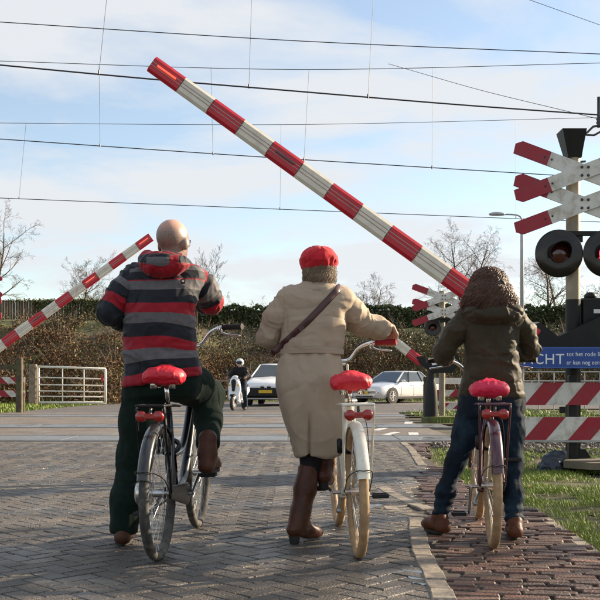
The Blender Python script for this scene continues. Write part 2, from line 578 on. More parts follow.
        for an, fn in (attrs or {}).items():
            at_ = me.attributes.new(an, 'FLOAT', 'POINT')
            at_.data.foreach_set('value', np.asarray(fn(V), dtype=np.float32))
        me.update()
        return o

def folds(amp=0.006, freq=(9, 9, 5), seed=0, fine=0.35, ridge=True):
    fr = np.array(freq, float)
    def f(V):
        w = np.stack([vnoise(V * 6, seed + 9), vnoise(V * 6, seed + 10), vnoise(V * 6, seed + 11)], 1) * 0.5
        P = V * fr + w
        r1 = (1 - np.abs(vnoise(P, seed))) ** 5
        r2 = (1 - np.abs(vnoise(P * 1.9 + 5.3, seed + 3))) ** 4
        v1 = (1 - np.abs(vnoise(P * .9 + 11.7, seed + 6))) ** 7
        b = vnoise(V * fr * .55 + w, seed + 5)
        c = vnoise(P * 4.1, seed + 8)
        return amp * (.9 * r1 + .45 * r2 - .9 * v1 - .2 + .5 * b + fine * .25 * c)
    return f

def rotz(a): return Matrix.Rotation(R(a), 3, 'Z')

# ================================================================== materials of the place
pmat('soil', (0.055, 0.042, 0.026), 0.95, patch=.35, var=0.4, scale=6, bump=0.6, bscale=30, col2=(0.06, 0.075, 0.02), c2amt=0.6, c2scale=1.2, coords='World', bdist=0.03)
pmat('joint_sand', (0.032, 0.027, 0.022), 0.95, var=0.3, scale=20, bump=0.4, bscale=60, coords='World')
pmat('road_brick', (0.096, 0.080, 0.064), 0.60, spec=.5, patch=.42, var=0.62, scale=85, bump=1.0, bscale=95, col2=(0.078, 0.072, 0.066), c2amt=0.5, island=0.2, objrand=0.2, wet=0.44, coords='World', bdist=0.012)
pmat('path_brick', (0.105, 0.050, 0.034), 0.55, spec=.5, patch=.35, var=0.5, scale=75, bump=1.0, bscale=80, col2=(0.085, 0.055, 0.040), c2amt=0.5, island=0.4, objrand=0.4, wet=0.42, coords='World', bdist=0.012)
pmat('kerb_concrete', (0.24, 0.205, 0.16), 0.75, patch=.25, var=0.3, scale=70, bump=0.5, bscale=140, col2=(0.13, 0.115, 0.10), c2amt=0.5, c2scale=9, coords='World')
pmat('asphalt', (0.105, 0.092, 0.082), 0.7, spec=.4, var=0.25, scale=5, bump=0.7, bscale=70, col2=(0.10, 0.094, 0.09), c2amt=0.55, c2scale=0.6, coords='World', bdist=0.01, wet=0.25)
pmat('far_paving', (0.15, 0.125, 0.10), 0.7, spec=.4, patch=.25, var=0.28, scale=14, bump=0.7, bscale=50, col2=(0.14, 0.128, 0.118), c2amt=0.5, c2scale=1.5, coords='World', bdist=0.012, wet=0.3)
pmat('panel_concrete', (0.13, 0.14, 0.15), 0.42, var=0.22, scale=9, bump=0.3, bscale=90, col2=(0.12, 0.125, 0.13), c2amt=0.5, c2scale=2.5, coords='World', wet=0.25)
pmat('rail_steel', (0.32, 0.30, 0.29), 0.32, metal=0.9, var=0.2, scale=30, coords='World')
pmat('rail_rust', (0.09, 0.05, 0.032), 0.9, var=0.4, scale=25, bump=0.4, coords='World')
pmat('ballast', (0.17, 0.15, 0.135), 0.85, var=0.35, scale=15, island=0.45, col2=(0.09, 0.075, 0.065), c2amt=0.5)
pmat('grass_blade', (0.14, 0.24, 0.018), 0.6, var=0.2, island=0.35, col2=(0.24, 0.25, 0.04), c2amt=0.33, trans=0.0)
pmat('dead_leaf', (0.16, 0.085, 0.035), 0.75, var=0.3, island=0.5, col2=(0.22, 0.13, 0.06), c2amt=0.5)
pmat('bramble_leaf', (0.105, 0.052, 0.025), 0.8, spec=.2, var=0.45, scale=0.6, island=0.4, col2=(0.17, 0.10, 0.046), c2amt=0.3, coords='World')
pmat('bramble_green', (0.07, 0.085, 0.018), 0.7, var=0.3, scale=0.8, island=0.45, col2=(0.16, 0.13, 0.05), c2amt=0.3, coords='World')
pmat('bank_soil', (0.075, 0.055, 0.03), 0.95, var=0.4, scale=1.2, bump=0.5, bscale=6, col2=(0.075, 0.085, 0.02), c2amt=0.6, c2scale=0.25, coords='World', bdist=0.1)
pmat('hedge_leaf', (0.035, 0.058, 0.016), 0.55, var=0.3, scale=1.0, island=0.4, col2=(0.07, 0.085, 0.022), c2amt=0.4, coords='World')
pmat('ivy_leaf', (0.085, 0.10, 0.03), 0.5, var=0.3, island=0.4, col2=(0.13, 0.13, 0.05), c2amt=0.3)
pmat('fence_wood', (0.10, 0.066, 0.038), 0.85, var=0.35, scale=3, island=0.3)
pmat('pale_wood', (0.26, 0.20, 0.14), 0.8, var=0.3, scale=9, bump=0.3, bscale=40, col2=(0.16, 0.13, 0.09), c2amt=0.5)
pmat('dark_wood', (0.075, 0.058, 0.04), 0.85, var=0.35, scale=9, bump=0.4, bscale=40, col2=(0.09, 0.10, 0.03), c2amt=0.45)
pmat('bark', (0.10, 0.075, 0.052), 0.9, var=0.35, scale=3, coords='World')
pmat('twig', (0.125, 0.092, 0.062), 0.85, var=0.3, island=0.2)
pmat('gate_paint', (0.72, 0.69, 0.62), 0.5, var=0.12, scale=8, col2=(0.45, 0.38, 0.28), c2amt=0.2, c2scale=6)
pmat('white_mark', (0.62, 0.62, 0.60), 0.6, var=0.25, scale=14, col2=(0.2, 0.18, 0.16), c2amt=0.55, c2scale=6, coords='World')
pmat('wire_metal', (0.05, 0.05, 0.055), 0.5, metal=0.4, var=0.1)
pmat('lamp_steel', (0.36, 0.38, 0.40), 0.45, metal=0.5, var=0.12, scale=4)

# ================================================================== ground
BANK_H = 4.4
def sstep(a, b, x):
    t = min(1.0, max(0.0, (x - a) / (b - a)))
    return t * t * (3 - 2 * t)

def bank_start(x):
    return 39.2 + 8.3 * sstep(-8.6, -5.0, x)

def ground_z(x, y):
    y0 = bank_start(x)
    z = -0.045
    if y > y0:
        z += BANK_H * sstep(0, 13.5, y - y0) + 0.18 * mnoise.noise(Vector((x * .35, y * .35, 3))) * sstep(0, 3, y - y0)
    return z

xs = [-220, -150, -100, -70, -50, -40] + [-34 + 1.0 * i for i in range(69)] + [38, 50, 70, 100, 150, 220]
ys = [-60, -30, -10, 0, 10, 20, 30, 36] + [38 + 0.75 * i for i in range(34)] + [66, 72, 80, 100, 140, 200, 320, 600]
g = MB()
g.v = [(x, y, ground_z(x, y)) for y in ys for x in xs]
nx = len(xs)
for j in range(len(ys) - 1):
    for i in range(nx - 1):
        a = j * nx + i
        g.f.append((a, a + 1, a + 1 + nx, a + nx)); g.m.append(1 if ys[j + 1] > 42 else 0)
tag(g.build('ground', [MAT['soil'], MAT['bank_soil']], smooth=True), kind='structure')

def sheet(name, poly, z, mat, parent=None):
    m = MB(); m.add([(x, y, z) for x, y in poly], [tuple(range(len(poly)))])
    return m.build(name, mat, parent)

# road edge lines (x, y)
KERB = [(0.56, 3.0), (0.61, 4.01), (0.637, 4.55), (0.652, 5.02), (0.693, 5.53), (0.752, 6.11), (0.80, 6.7), (0.86, 7.6), (1.06, 9.0), (1.30, 9.9), (1.40, 11.2), (1.50, 13.2), (1.56, 14.55)]
GRASS = [(1.46, 3.0), (1.52, 4.0), (1.56, 4.9), (1.62, 6.0), (1.66, 7.0), (1.52, 8.4), (1.44, 9.6), (1.55, 11.5), (1.80, 13.6), (1.9, 14.55)]
def edge_x(L, y):
    for (x0, y0), (x1, y1) in zip(L, L[1:]):
        if y <= y1:
            return x0 + (x1 - x0) * max(0, (y - y0) / (y1 - y0))
    return L[-1][0]

road = sheet('road', [(-30, -4), (0.5, -4)] + KERB + [(-30, 14.55)], -0.010, MAT['joint_sand'])
tag(road, kind='structure')
path = sheet('cycle_path', [(KERB[0][0], 2.0)] + KERB[:] + GRASS[::-1] + [(GRASS[0][0], 2.0)], -0.0115, MAT['joint_sand'])
tag(path, kind='structure')
xr = sheet('crossing_road', [(-9.5, 14.55), (2.6, 14.55), (2.6, 22.2), (3.0, 29.0), (-8.9, 29.0)], -0.012, MAT['far_paving'])
tag(xr, kind='structure')
st = sheet('street', [(-8.9, 29.0), (3.0, 29.0), (9, 33.0), (60, 36.0), (60, 45.6), (-5.2, 45.6), (-8.2, 43.0)], -0.012, MAT['asphalt'])
tag(st, kind='structure')

# ---- bricks: chamfered blocks, the nearest ones single objects
def brick_mesh(L, W, gap, seed, cham=0.006, jit=0.0, H=0.03):
    rr = random.Random(seed)
    hl, hw = L / 2 - gap / 2, W / 2 - gap / 2
    q = [(-hl, -hw), (hl, -hw), (hl, hw), (-hl, hw)]
    q = [(x + rr.uniform(-jit, jit), y + rr.uniform(-jit, jit)) for x, y in q]
    vs = [(x, y, -H) for x, y in q] + [(x, y, -cham) for x, y in q]
    vs += [(x - math.copysign(cham, x), y - math.copysign(cham * .8, y), 0 + rr.uniform(-jit * .2, jit * .2)) for x, y in q]
    fs = []
    for r_ in (0, 4):
        for i in range(4):
            j = (i + 1) % 4
            fs.append((r_ + i, r_ + j, r_ + 4 + j, r_ + 4 + i))
    fs.append((8, 9, 10, 11))
    return vs, fs

def inview(x, y, m=14):
    if y < 3.5: return False
    px = 300 + x / y * F_PX; py = HOR + CAM_H / y * F_PX
    return -m < px < 600 + m and py < 606

def lay(name, parent, spots, variants, mat, stuff_name, limit=300):
    """spots: (x, y, angle); nearest in view become objects, the rest one mesh"""
    spots.sort(key=lambda s: (not inview(s[0], s[1]), s[1]))
    meshes = []
    for vs, fs in variants:
        me = bpy.data.meshes.new(name); me.from_pydata(vs, [], fs); me.materials.append(mat); meshes.append(me)
    rest = MB()
    rr = random.Random(5)
    for i, (x, y, a) in enumerate(spots):
        k = rr.randrange(len(variants))
        z = rr.gauss(0, variants_z)
        tx, ty = rr.gauss(0, variants_t), rr.gauss(0, variants_t)
        if rr.random() < .5: a += math.pi
        M = Matrix.Translation((x, y, z)) @ Matrix.Rotation(a, 4, 'Z') @ Matrix.Rotation(tx, 4, 'X') @ Matrix.Rotation(ty, 4, 'Y')
        if i < limit and inview(x, y):
            o = bpy.data.objects.new(name, meshes[k]); COL.objects.link(o)
            o.parent = parent; o.matrix_local = M
        else:
            vs, fs = variants[k]
            rest.add([M @ Vector(v) for v in vs], fs)
    o = rest.build(stuff_name, mat, parent)
    tag(o, kind='stuff')

# herringbone road
variants_z, variants_t = 0.0011, 0.006
BL, BW = 0.206, 0.103
spots = []
c45, s45 = math.cos(R(45)), math.sin(R(45))
for i in range(-105, 150):
    for j in range(-105, 150):
        for kind, (ox, oy, ang) in ((0, (1.0, 0.5, 0)), (3, (0.5, 1.0, 90))):
            if (i - j) % 4 != kind: continue
            u, v = (i + ox) * BW, (j + oy) * BW
            x = c45 * u - s45 * v - 0.5; y = s45 * u + c45 * v + 1.0
            if not (2.9 < y < 14.5): continue
            if x > edge_x(KERB, y) + 0.02 or x < -0.36 * y - 1.2: continue
            spots.append((x, y, R(45 + ang)))
lay('brick', road, spots, [brick_mesh(BL, BW, 0.008, s, 0.005, 0.003) for s in range(6)], MAT['road_brick'], 'brick_paving')

# brown clinkers of the cycle path
variants_z, variants_t = 0.0026, 0.016
spots = []
rr = random.Random(11)
row = 0
y = 2.7
while y < 14.4:
    w = 0.068
    off = rr.uniform(0, 0.2)
    x = 0.4 + off - 0.2
    while x < 2.1:
        L = 0.205
        yy = y - 0.17 * (x - 0.6) + rr.uniform(-.003, .003)
        xc = x + L / 2
        if edge_x(KERB, yy) + (0.13 if 6.2 < yy < 8.4 else 0.05) < xc < edge_x(GRASS, yy) - 0.02 and yy > 2.9:
            spots.append((xc, yy, math.atan2(-0.17, 1) + rr.uniform(-.02, .02)))
        x += L + rr.uniform(0, .008)
    y += w
lay('brick', path, spots, [brick_mesh(0.205, 0.068, 0.006, 40 + s, 0.007, 0.004) for s in range(8)], MAT['path_brick'], 'clinker_paving')

# kerb stones
kerb_v = [brick_mesh(0.205, 0.112, 0.010, 70 + s, 0.007, 0.006, 0.04) for s in range(4)]
kerb_me = []
for vs, fs in kerb_v:
    me = bpy.data.meshes.new('kerb_stone'); me.from_pydata(vs, [], fs); me.materials.append(MAT['kerb_concrete']); kerb_me.append(me)
kerb = empty('kerb', (0, 0, 0)); tag(kerb, kind='structure')
def kerb_line(pts, step=0.2, z=0.012):
    P = spline([(x, y, 0) for x, y in pts], 30)
    acc = 0; last = P[0]; k = 0; nxt = step / 2
    for a, b in zip(P, P[1:]):
        d = (b - a).length
        while acc + d >= nxt:
            p = a + (b - a) * ((nxt - acc) / d)
            t = math.atan2(b.y - a.y, b.x - a.x)
            o = bpy.data.objects.new('kerb_stone', kerb_me[k % 4]); COL.objects.link(o); o.parent = kerb
            o.location = (p.x, p.y, z - .004 + random.gauss(0, .0015)); o.rotation_euler = (random.gauss(0, .012), random.gauss(0, .012), t + random.gauss(0, .015))
            k += 1; nxt += step
        acc += d
kerb_line([(x, y) for x, y in KERB[1:6]] + [(0.775, 6.35)])
kerb_line([(0.66, 7.05), (0.70, 6.72), (0.80, 6.55)], z=0.006)
kerb_line([(0.93, 6.85), (0.86, 7.2), (0.78, 7.7), (0.72, 8.25)], z=0.01)
kerb_line([(1.34, 10.4), (1.42, 11.6), (1.52, 13.0), (1.56, 14.3)], z=0.012)
kerb_line([(x + 0.03, y) for x, y in GRASS[1:5]], z=-0.012)

# shallow puddles in worn hollows of the paving
pmat('water', (0.02, 0.022, 0.025), 0.06, var=.1, bump=.08, bscale=30)
def puddle(px, py, rx, ry, seed):
    c = at(px, py, gy(py)); rr = random.Random(seed); m = MB(); P = []
    for k in range(36):
        a = 2 * math.pi * k / 36; q = .62 + .38 * mnoise.noise(Vector((math.cos(a) * 1.6, math.sin(a) * 1.6, seed))) + .3 * mnoise.noise(Vector((math.cos(a) * 5, math.sin(a) * 5, seed + 4)))
        P.append((c.x + rx * q * math.cos(a), c.y + ry * q * math.sin(a), .0006))
    m.add(P, [tuple(range(36))]); tag(m.build('puddle', MAT['water']), kind='structure')
puddle(414, 574, .075, .30, 3); puddle(398, 572, .11, .06, 5); puddle(372, 506, .10, .22, 11)

# worn white paint on the crossing
marks = []
def mark(px0, py0, px1, py1, w):
    a, b = at(px0, py0, gy(py0)), at(px1, py1, gy(py1))
    d = (b - a); d.z = 0; d.normalize(); n = Vector((-d.y, d.x, 0)) * w / 2
    m = MB(); m.add([(p.x, p.y, 0.0005 if p.y < 14.5 else -0.0075) for p in (a - n, b - n, b + n, a + n)], [(0, 1, 2, 3)])
    m.build('painted_mark', MAT['white_mark'], xr)
mark(376, 430, 396, 424, 0.16)
mark(372, 437.5, 398, 431.5, 0.16)
mark(409, 421, 407, 427, 0.18)
mark(413, 432, 416, 439, 0.18)

# ---- tracks
def track(idx, Y0, x0, x1, px0, px1):
    tr = empty('railway_track', (0, Y0, 0)); tag(tr, kind='structure')
    for k, yy in enumerate((0, 1.505)):
        m = MB()
        prof = [(-.036, 0), (.036, 0), (.036, -.028), (.010, -.045), (.010, -.13), (.07, -.15), (-.07, -.15), (-.010, -.13), (-.010, -.045), (-.036, -.028)]
        vs = []
        for x in (x0, x1):
            vs += [(x, yy + a, b) for a, b in prof]
        n = len(prof)
        for i in range(n):
            m.mi = 0 if i == 0 else 1
            m.add([vs[i], vs[(i + 1) % n], vs[n + (i + 1) % n], vs[n + i]], [(0, 1, 2, 3)])
        m.build('rail', [MAT['rail_steel'], MAT['rail_rust']], tr)
    # concrete panels between the rails, on the road only
    x = px0
    while x < px1:
        L = min(1.8, px1 - x)
        m = MB(); m.bbox((x + L / 2, 0.7525, -0.062), (L - 0.012, 1.505 - 0.20, 0.12), 0.008)
        m.build('crossing_panel', MAT['panel_concrete'], tr)
        x += 1.8
    for yy in (-.10, 1.605):
        m = MB(); m.box(((px0 + px1) / 2, yy, -0.055), (px1 - px0, 0.10, 0.10)); m.build('edge_beam', MAT['panel_concrete'], tr)
    for yy in (.068, 1.437):
        m = MB(); m.box(((px0 + px1) / 2, yy, -.03), (px1 - px0, .062, .04)); m.build('flangeway', MAT['joint_sand'], tr)
    # sleepers beyond the road
    m = MB()
    for s in range(40):
        xx = px1 + 0.4 + s * 0.6
        if xx < 16: m.bbox((xx, .75, -.17), (.24, 2.5, .12), .02)
    m.build('sleepers', MAT['kerb_concrete'], tr)
    return tr
track(0, 15.0, -60, 60, -9.2, 2.75)
track(1, 19.35, -60, 60, -9.2, 3.1)
track(2, 25.4, -60, 60, -8.8, 2.9)

# ballast stones (right of the road)
bm_ = MB()
rr = random.Random(3)
def stone(m, x, y, z, s, rr):
    vs = []
    for q in ((1, 0, 0), (-1, 0, 0), (0, 1, 0), (0, -1, 0), (0, 0, 1), (0, 0, -1)):
        k = s * rr.uniform(.6, 1.15)
        vs.append(Vector(q) * k)
    M = Matrix.Rotation(rr.uniform(0, 6), 3, 'Z') @ Matrix.Rotation(rr.uniform(0, 6), 3, 'X')
    vs = [M @ v + Vector((x, y, z)) for v in vs]
    m.add(vs, [(0, 2, 4), (2, 1, 4), (1, 3, 4), (3, 0, 4), (2, 0, 5), (1, 2, 5), (3, 1, 5), (0, 3, 5)])
for i in range(5200):
    y = rr.uniform(11.9, 18.8); x = rr.uniform(1.95 if y < 14.6 else 2.9, 7.6)
    if y > 14.4 and abs(y - 15) < .1: continue
    if y < 12.6 and rr.random() < .5: continue
    stone(bm_, x, y, -.03 + rr.uniform(-.02, .03) - (.08 if y > 14.6 else 0), rr.uniform(.022, .05), rr)
tag(bm_.build('ballast', MAT['ballast']), 'grey brown ballast stones beside the rails on the right', 'ballast', kind='stuff')

# ---- grass
def blades(name, n, xf, hmin, hmax, seed, label, wid=0.006, clump=2.2):
    rr = random.Random(seed); m = MB()
    c = 0
    while c < n:
        p = xf(rr)
        if p is None: continue
        x, y = p
        d = mnoise.noise(Vector((x * clump, y * clump, seed)))+ .5 * mnoise.noise(Vector((x * clump * 3, y * clump * 3, seed + 5)))
        if d < rr.uniform(-.35, .35): continue
        c += 1
        h = rr.uniform(hmin, hmax) * (0.65 + .7 * max(0, d + .3))
        a = rr.uniform(0, 6.28); b = rr.gauss(0, .5); l = rr.uniform(.15, .9) * h
        z0 = ground_z(x, y) + 0.01 if y > 20 else -.035
        ex, ey = math.cos(a) * wid, math.sin(a) * wid
        lx, ly = math.cos(a + 1.57 + b) * l, math.sin(a + 1.57 + b) * l
        m.add([(x - ex, y - ey, z0), (x + ex, y + ey, z0), (x + ex * .7 + lx * .45, y + ey * .7 + ly * .45, z0 + h * .65), (x - ex * .7 + lx * .45, y - ey * .7 + ly * .45, z0 + h * .65), (x + lx, y + ly, z0 + h)],
              [(0, 1, 2, 3), (3, 2, 4)])
    return tag(m.build(name, MAT['grass_blade']), label, 'grass', kind='stuff')
def near_grass(rr):
    y = 3.8 + 9.6 * rr.random() ** 1.3
    x = rr.uniform(1.4, 6.2)
    if x < edge_x(GRASS, y) + .03 + .16 * rr.random(): return None
    if x > 0.36 * y + .5: return None
    return x, y
blades('grass', 64000, near_grass, .015, .052, 2, 'short tufty green grass on the verge right of the cycle path', 0.0020)
def far_grass(rr):
    k = rr.random()
    if k < .55:
        x = rr.uniform(-16, -7.6); y = rr.uniform(27.5, 45)
        if x > -9.0 + .9 * sstep(29, 43, y) + .3 * rr.random(): return None
    elif k < .8:
        x = rr.uniform(-6, 14); y = rr.uniform(45.8, 48.5)
    else:
        x = rr.uniform(2.8, 9); y = rr.uniform(21.8, 31)
        if x < 3.0 + .3 * rr.random(): return None
        if y > 29 + (x - 3) * .6: return None
    return x, y
blades('grass', 16000, far_grass, .05, .15, 4, 'rough grass along the far edges of the crossing and the street', 0.011, .9)
lm = MB(); rr = random.Random(9)
for i in range(420):
    p = near_grass(rr)
    if not p: continue
    x, y = p; z = -.02 + rr.uniform(0, .035); s = rr.uniform(.014, .032); a = rr.uniform(0, 6.28)
    u = Vector((math.cos(a), math.sin(a), rr.gauss(0, .35))) * s; v = Vector((-math.sin(a), math.cos(a), rr.gauss(0, .35))) * s * .7
    o = Vector((x, y, z))
    lm.add([o - u, o - v * .8, o + u * .2 - v, o + u, o + v, o - u * .3 + v * .9], [(0, 1, 2, 3, 4, 5)])
tag(lm.build('leaf_litter', MAT['dead_leaf']), 'brown fallen leaves scattered in the verge grass', 'leaves', kind='stuff')

# ---- foliage made of many small leaf faces
def leaf_cloud(name, C, S, mats, mi, parent=None, seed=0, up=0.3):
    """C: (N,3) centres, S: (N,) sizes, mi: (N,) material slots"""
    rg = np.random.default_rng(seed)
    n = len(C)
    nr = rg.normal(size=(n, 3)); nr[:, 2] += up; nr /= np.linalg.norm(nr, axis=1)[:, None]
    t = rg.normal(size=(n, 3)); u = np.cross(nr, t); u /= np.linalg.norm(u, axis=1)[:, None]; v = np.cross(nr, u)
    S = S[:, None]
    el = rg.uniform(.55, .9, size=(n, 1))
    P = np.stack([C - u * S, C - v * S * el, C + u * S, C + v * S * el], 1).reshape(-1, 3)
    me = bpy.data.meshes.new(name)
    me.from_pydata(P.tolist(), [], np.arange(4 * n).reshape(-1, 4).tolist())
    o = link_mesh(name, me, mats, parent)
    me.polygons.foreach_set('material_index', np.asarray(mi, dtype=np.int32))
    me.update()
    return o

rg = np.random.default_rng(21)
Cs, Ss, Ms = [], [], []
tw = MB()
for i in range(760):
    x = rg.uniform(-24, 24); y0 = bank_start(x)
    d = rg.uniform(0.3, 12.5); y = y0 + d
    if abs(x) > 0.36 * y + 2: continue
    px = 300 + x / y * F_PX
    r = rg.uniform(.45, 1.6) * (1.0 if d > 1.5 else .8) * (.5 if d > 8.5 else 1)
    z = ground_z(x, y)
    green = 0.10 + 0.55 * sstep(365, 430, px) * sstep(2, 6, d) + (0.35 if d > 10 and px < 200 else 0) + .12 * rg.random()
    k = int(260 * r * r + 60)
    q = rg.normal(size=(k, 3)); q /= np.linalg.norm(q, axis=1)[:, None]; q[:, 2] = np.abs(q[:, 2])
    rad = r * (0.55 + .5 * rg.random(k) ** .6)
    c = np.array([x, y, z - .1]) + q * rad[:, None] * np.array([1, 1, .85])
    c += rg.normal(size=c.shape) * .06
    Cs.append(c); Ss.append(rg.uniform(.022, .07, k)); Ms.append(np.where(rg.random(k) < (.75 * sstep(170, 230, px) * sstep(6.5, 9, d)), 2, (rg.random(k) < green).astype(int)))
    for s in range(5):
        a = rg.uniform(0, 6.28); e = Vector((math.cos(a) * r * rg.uniform(.3, .9), math.sin(a) * r * rg.uniform(.3, .9), r * rg.uniform(.8, 1.35)))
        b = Vector((x, y, z))
        tw.tube([b, b + e * .55 + Vector((0, 0, .12)), b + e], [.018, .012, .006], 3, False)
C = np.concatenate(Cs)
o = leaf_cloud('bramble_thicket', C, np.concatenate(Ss), [MAT['bramble_leaf'], MAT['bramble_green'], MAT['hedge_leaf']], np.concatenate(Ms), seed=5)
tag(o, 'brown winter brambles and dry scrub covering the bank behind the street', 'brambles', kind='stuff')
o2 = tw.build('bramble_stems', MAT['twig'], o); tag(o2, kind='stuff')

# trimmed evergreen hedge along the top of the bank
def box_leaves(x0, x1, yf, depth, zb, zt, n, seed, wob=0.34):
    rg = np.random.default_rng(seed)
    x = rg.uniform(x0, x1, n); f = rg.random(n)
    zt_ = np.array([zt + wob * mnoise.noise(Vector((a * .5, 1, seed))) + wob * .6 * mnoise.noise(Vector((a * 2, 7, seed))) for a in x])
    front = f < .62
    y = np.where(front, yf + rg.normal(size=n) * .12, yf + rg.uniform(0, depth, n))
    z = np.where(front, zb + (zt_ - zb) * rg.random(n), zt_ + rg.normal(size=n) * .06)
    y = y + np.array([.16 * mnoise.noise(Vector((a * 1.3, b * 1.3, 2))) for a, b in zip(x, z)])
    return np.stack([x, y, z], 1)
hg = empty('hedge', (6, 61, 4.2), 'dark green trimmed evergreen hedge along the top of the bank', 'hedge')
C = box_leaves(-7.4, 24, 61, 1.3, 3.6, 5.75, 30000, 4) - np.array([6, 61, 4.2])
leaf_cloud('foliage', C, np.random.default_rng(3).uniform(.05, .11, len(C)), [MAT['hedge_leaf']], np.zeros(len(C)), hg, 8)
m = MB(); m.box((2.3, .75, .3), (31.2, .9, 2.1)); m.build('branches', MAT['bark'], hg)

# plank fence with ivy at the upper left
pf = empty('plank_fence', (-14, 58.6, 4.2), 'weathered brown plank fence on the bank at the upper left', 'fence')
m = MB(); rr = random.Random(8)
for i in range(92):
    x = -7.6 + i * .165
    m.box((x, rr.uniform(-.012, .012), .88 + rr.uniform(-.02, .02)), (.152, .025, 1.75))
tag(m.build('planks', MAT['fence_wood'], pf), kind='stuff')
for i in range(7):
    m = MB(); m.bbox((-7.4 + i * 2.5, .08, .75), (.12, .12, 1.95), .01); m.build('post', MAT['fence_wood'], pf)
Cs = []
for (cx, w, zt, zb) in ((-15.9, .4, 5.9, 5.0), (-14.2, .65, 5.9, 4.3), (-13.1, .25, 5.8, 4.6), (-12.4, .28, 5.85, 4.4), (-11.2, .35, 5.8, 5.2)):
    k = 500
    z = rg.uniform(0, 1, k) ** .7
    Cs.append(np.stack([cx + rg.normal(size=k) * w * (.45 + .3 * z), 58.45 + rg.normal(size=k) * .08, zb + (zt - zb) * z], 1))
x = np.where(rg.random(1500) < .5, rg.uniform(-21, -8, 1500), rg.normal(size=1500) * 1.6 - 14)
Cs.append(np.stack([x, 58.6 + rg.normal(size=1500) * .12, 5.93 + .06 * rg.normal(size=1500)], 1))
iv = leaf_cloud('ivy', np.concatenate(Cs), rg.uniform(.04, .085, sum(len(c) for c in Cs)), [MAT['ivy_leaf']], np.zeros(sum(len(c) for c in Cs)), None, 12)
tag(iv, 'green ivy trailing over the top of the brown plank fence', 'ivy', kind='stuff')

# ---- bare trees
def bare_tree(label, base, H, seed, spread=0.6, kids=(8, 6, 5, 4), r0=None, upw=0.35, lean=(0, 0), first=0.28, n_trunks=1, group='bare winter trees behind the bank', rmin=0.0065, droop=0.0):
    rr = random.Random(seed)
    root = empty('bare_tree', base, label, 'tree', group)
    big, fine = MB(), MB()
    r0 = r0 or H * .018
    def grow(p, d, L, r, lvl):
        segs = 5 if lvl == 0 else (4 if lvl < 3 else 3)
        pts, rad = [p.copy()], [r]
        q = p.copy(); dd = d.copy()
        for s in range(segs):
            dd = (dd + Vector((rr.gauss(0, .13), rr.gauss(0, .13), rr.gauss(0, .08) + (upw * .12 if lvl else .05) - droop * (.1 * max(0, lvl - 1))))).normalized()
            q = q + dd * (L / segs); pts.append(q.copy()); rad.append(max(rmin * .75, r * (1 - .75 * (s + 1) / segs)))
        (big if lvl < 2 else fine).tube(pts, rad, 7 if lvl == 0 else (5 if lvl == 1 else 3), False)
        if lvl >= len(kids): return
        for k in range(kids[lvl]):
            t = (first if lvl == 0 else .2) + (1 - (first if lvl == 0 else .2)) * (k + rr.random()) / kids[lvl]
            f = t * segs; i = min(segs - 1, int(f)); pp = pts[i].lerp(pts[i + 1], f - i)
            ax = (pts[i + 1] - pts[i]).normalized(); a, b = frame_z(ax)
            th = rr.uniform(0, 6.28) if lvl else k * 2.4 + rr.uniform(-.5, .5)
            sp = spread * rr.uniform(.75, 1.25)
            nd = (ax * math.cos(sp) + (a * math.cos(th) + b * math.sin(th)) * math.sin(sp)).normalized()
            LL = L * rr.uniform(.38, .62) * (1.1 - .5 * t if lvl == 0 else 1 - .3 * t)
            rk = max(rmin, (rad[i] * (1 - (f - i)) + rad[i + 1] * (f - i)) * .62)
            grow(pp, nd, LL, rk, lvl + 1)
    for t in range(n_trunks):
        off = Vector((rr.uniform(-.4, .4), rr.uniform(-.4, .4), -.2)) if n_trunks > 1 else Vector((0, 0, -.2))
        d = Vector((lean[0] + (rr.uniform(-.35, .35) if n_trunks > 1 else 0), lean[1], 1)).normalized()
        grow(off, d, H * rr.uniform(.8, 1), r0, 0)
    big.build('trunk', MAT['bark'], root, True)
    fine.build('crown', MAT['twig'], root)
    return root
bt = lambda px, Y: ((px - 300) / F_PX * Y, Y, 4.2)
bare_tree('tall thin bare tree rising above the left boom', bt(80, 66), 5.6, 1, .75, (13, 7, 6, 4), .10, .3)
bare_tree('bare tree leaning in from the left edge of the picture', bt(-14, 62), 7.0, 2, .85, (11, 7, 5, 4), .12, .1, (.12, 0))
bare_tree('slender bare poplar right of the man in the striped jacket', bt(212, 64), 5.2, 3, .5, (14, 6, 5, 3), .07, .7)
bare_tree('bushy bare tree to the right of the red cap', bt(372, 70), 4.0, 4, .75, (10, 7, 6, 4), .09, .3, first=.1, n_trunks=3)
bare_tree('broad bare tree behind the curly haired cyclist', bt(466, 66), 6.3, 5, .85, (12, 7, 6, 4), .13, .12, (-.05, 0), first=.15, n_trunks=2)
bare_tree('bare tree with curved boughs right of the street lamp', bt(556, 62), 4.9, 6, .95, (10, 7, 6, 4), .12, .1, (-.35, 0), first=.15, n_trunks=2)
bare_tree('low bare tree behind the fence left of the man', bt(108, 70), 4.0, 7, .8, (9, 7, 6, 4), .08, .3, first=.08, n_trunks=3)
bare_tree('small bare tree between the left cross and the tall thin tree', bt(45, 74), 3.0, 8, .8, (8, 6, 5, 3), .08, .3, first=.08, n_trunks=3)
bare_tree('small bare tree low behind the hedge beside the left handlebar', bt(236, 68), 2.6, 9, .8, (8, 5, 4, 3), .06, .3, first=.08, n_trunks=3)
bare_tree('small bare tree at the far right behind the signal pole', bt(600, 68), 4.6, 10, .8, (9, 7, 6, 4), .09, .3, first=.1, n_trunks=2)

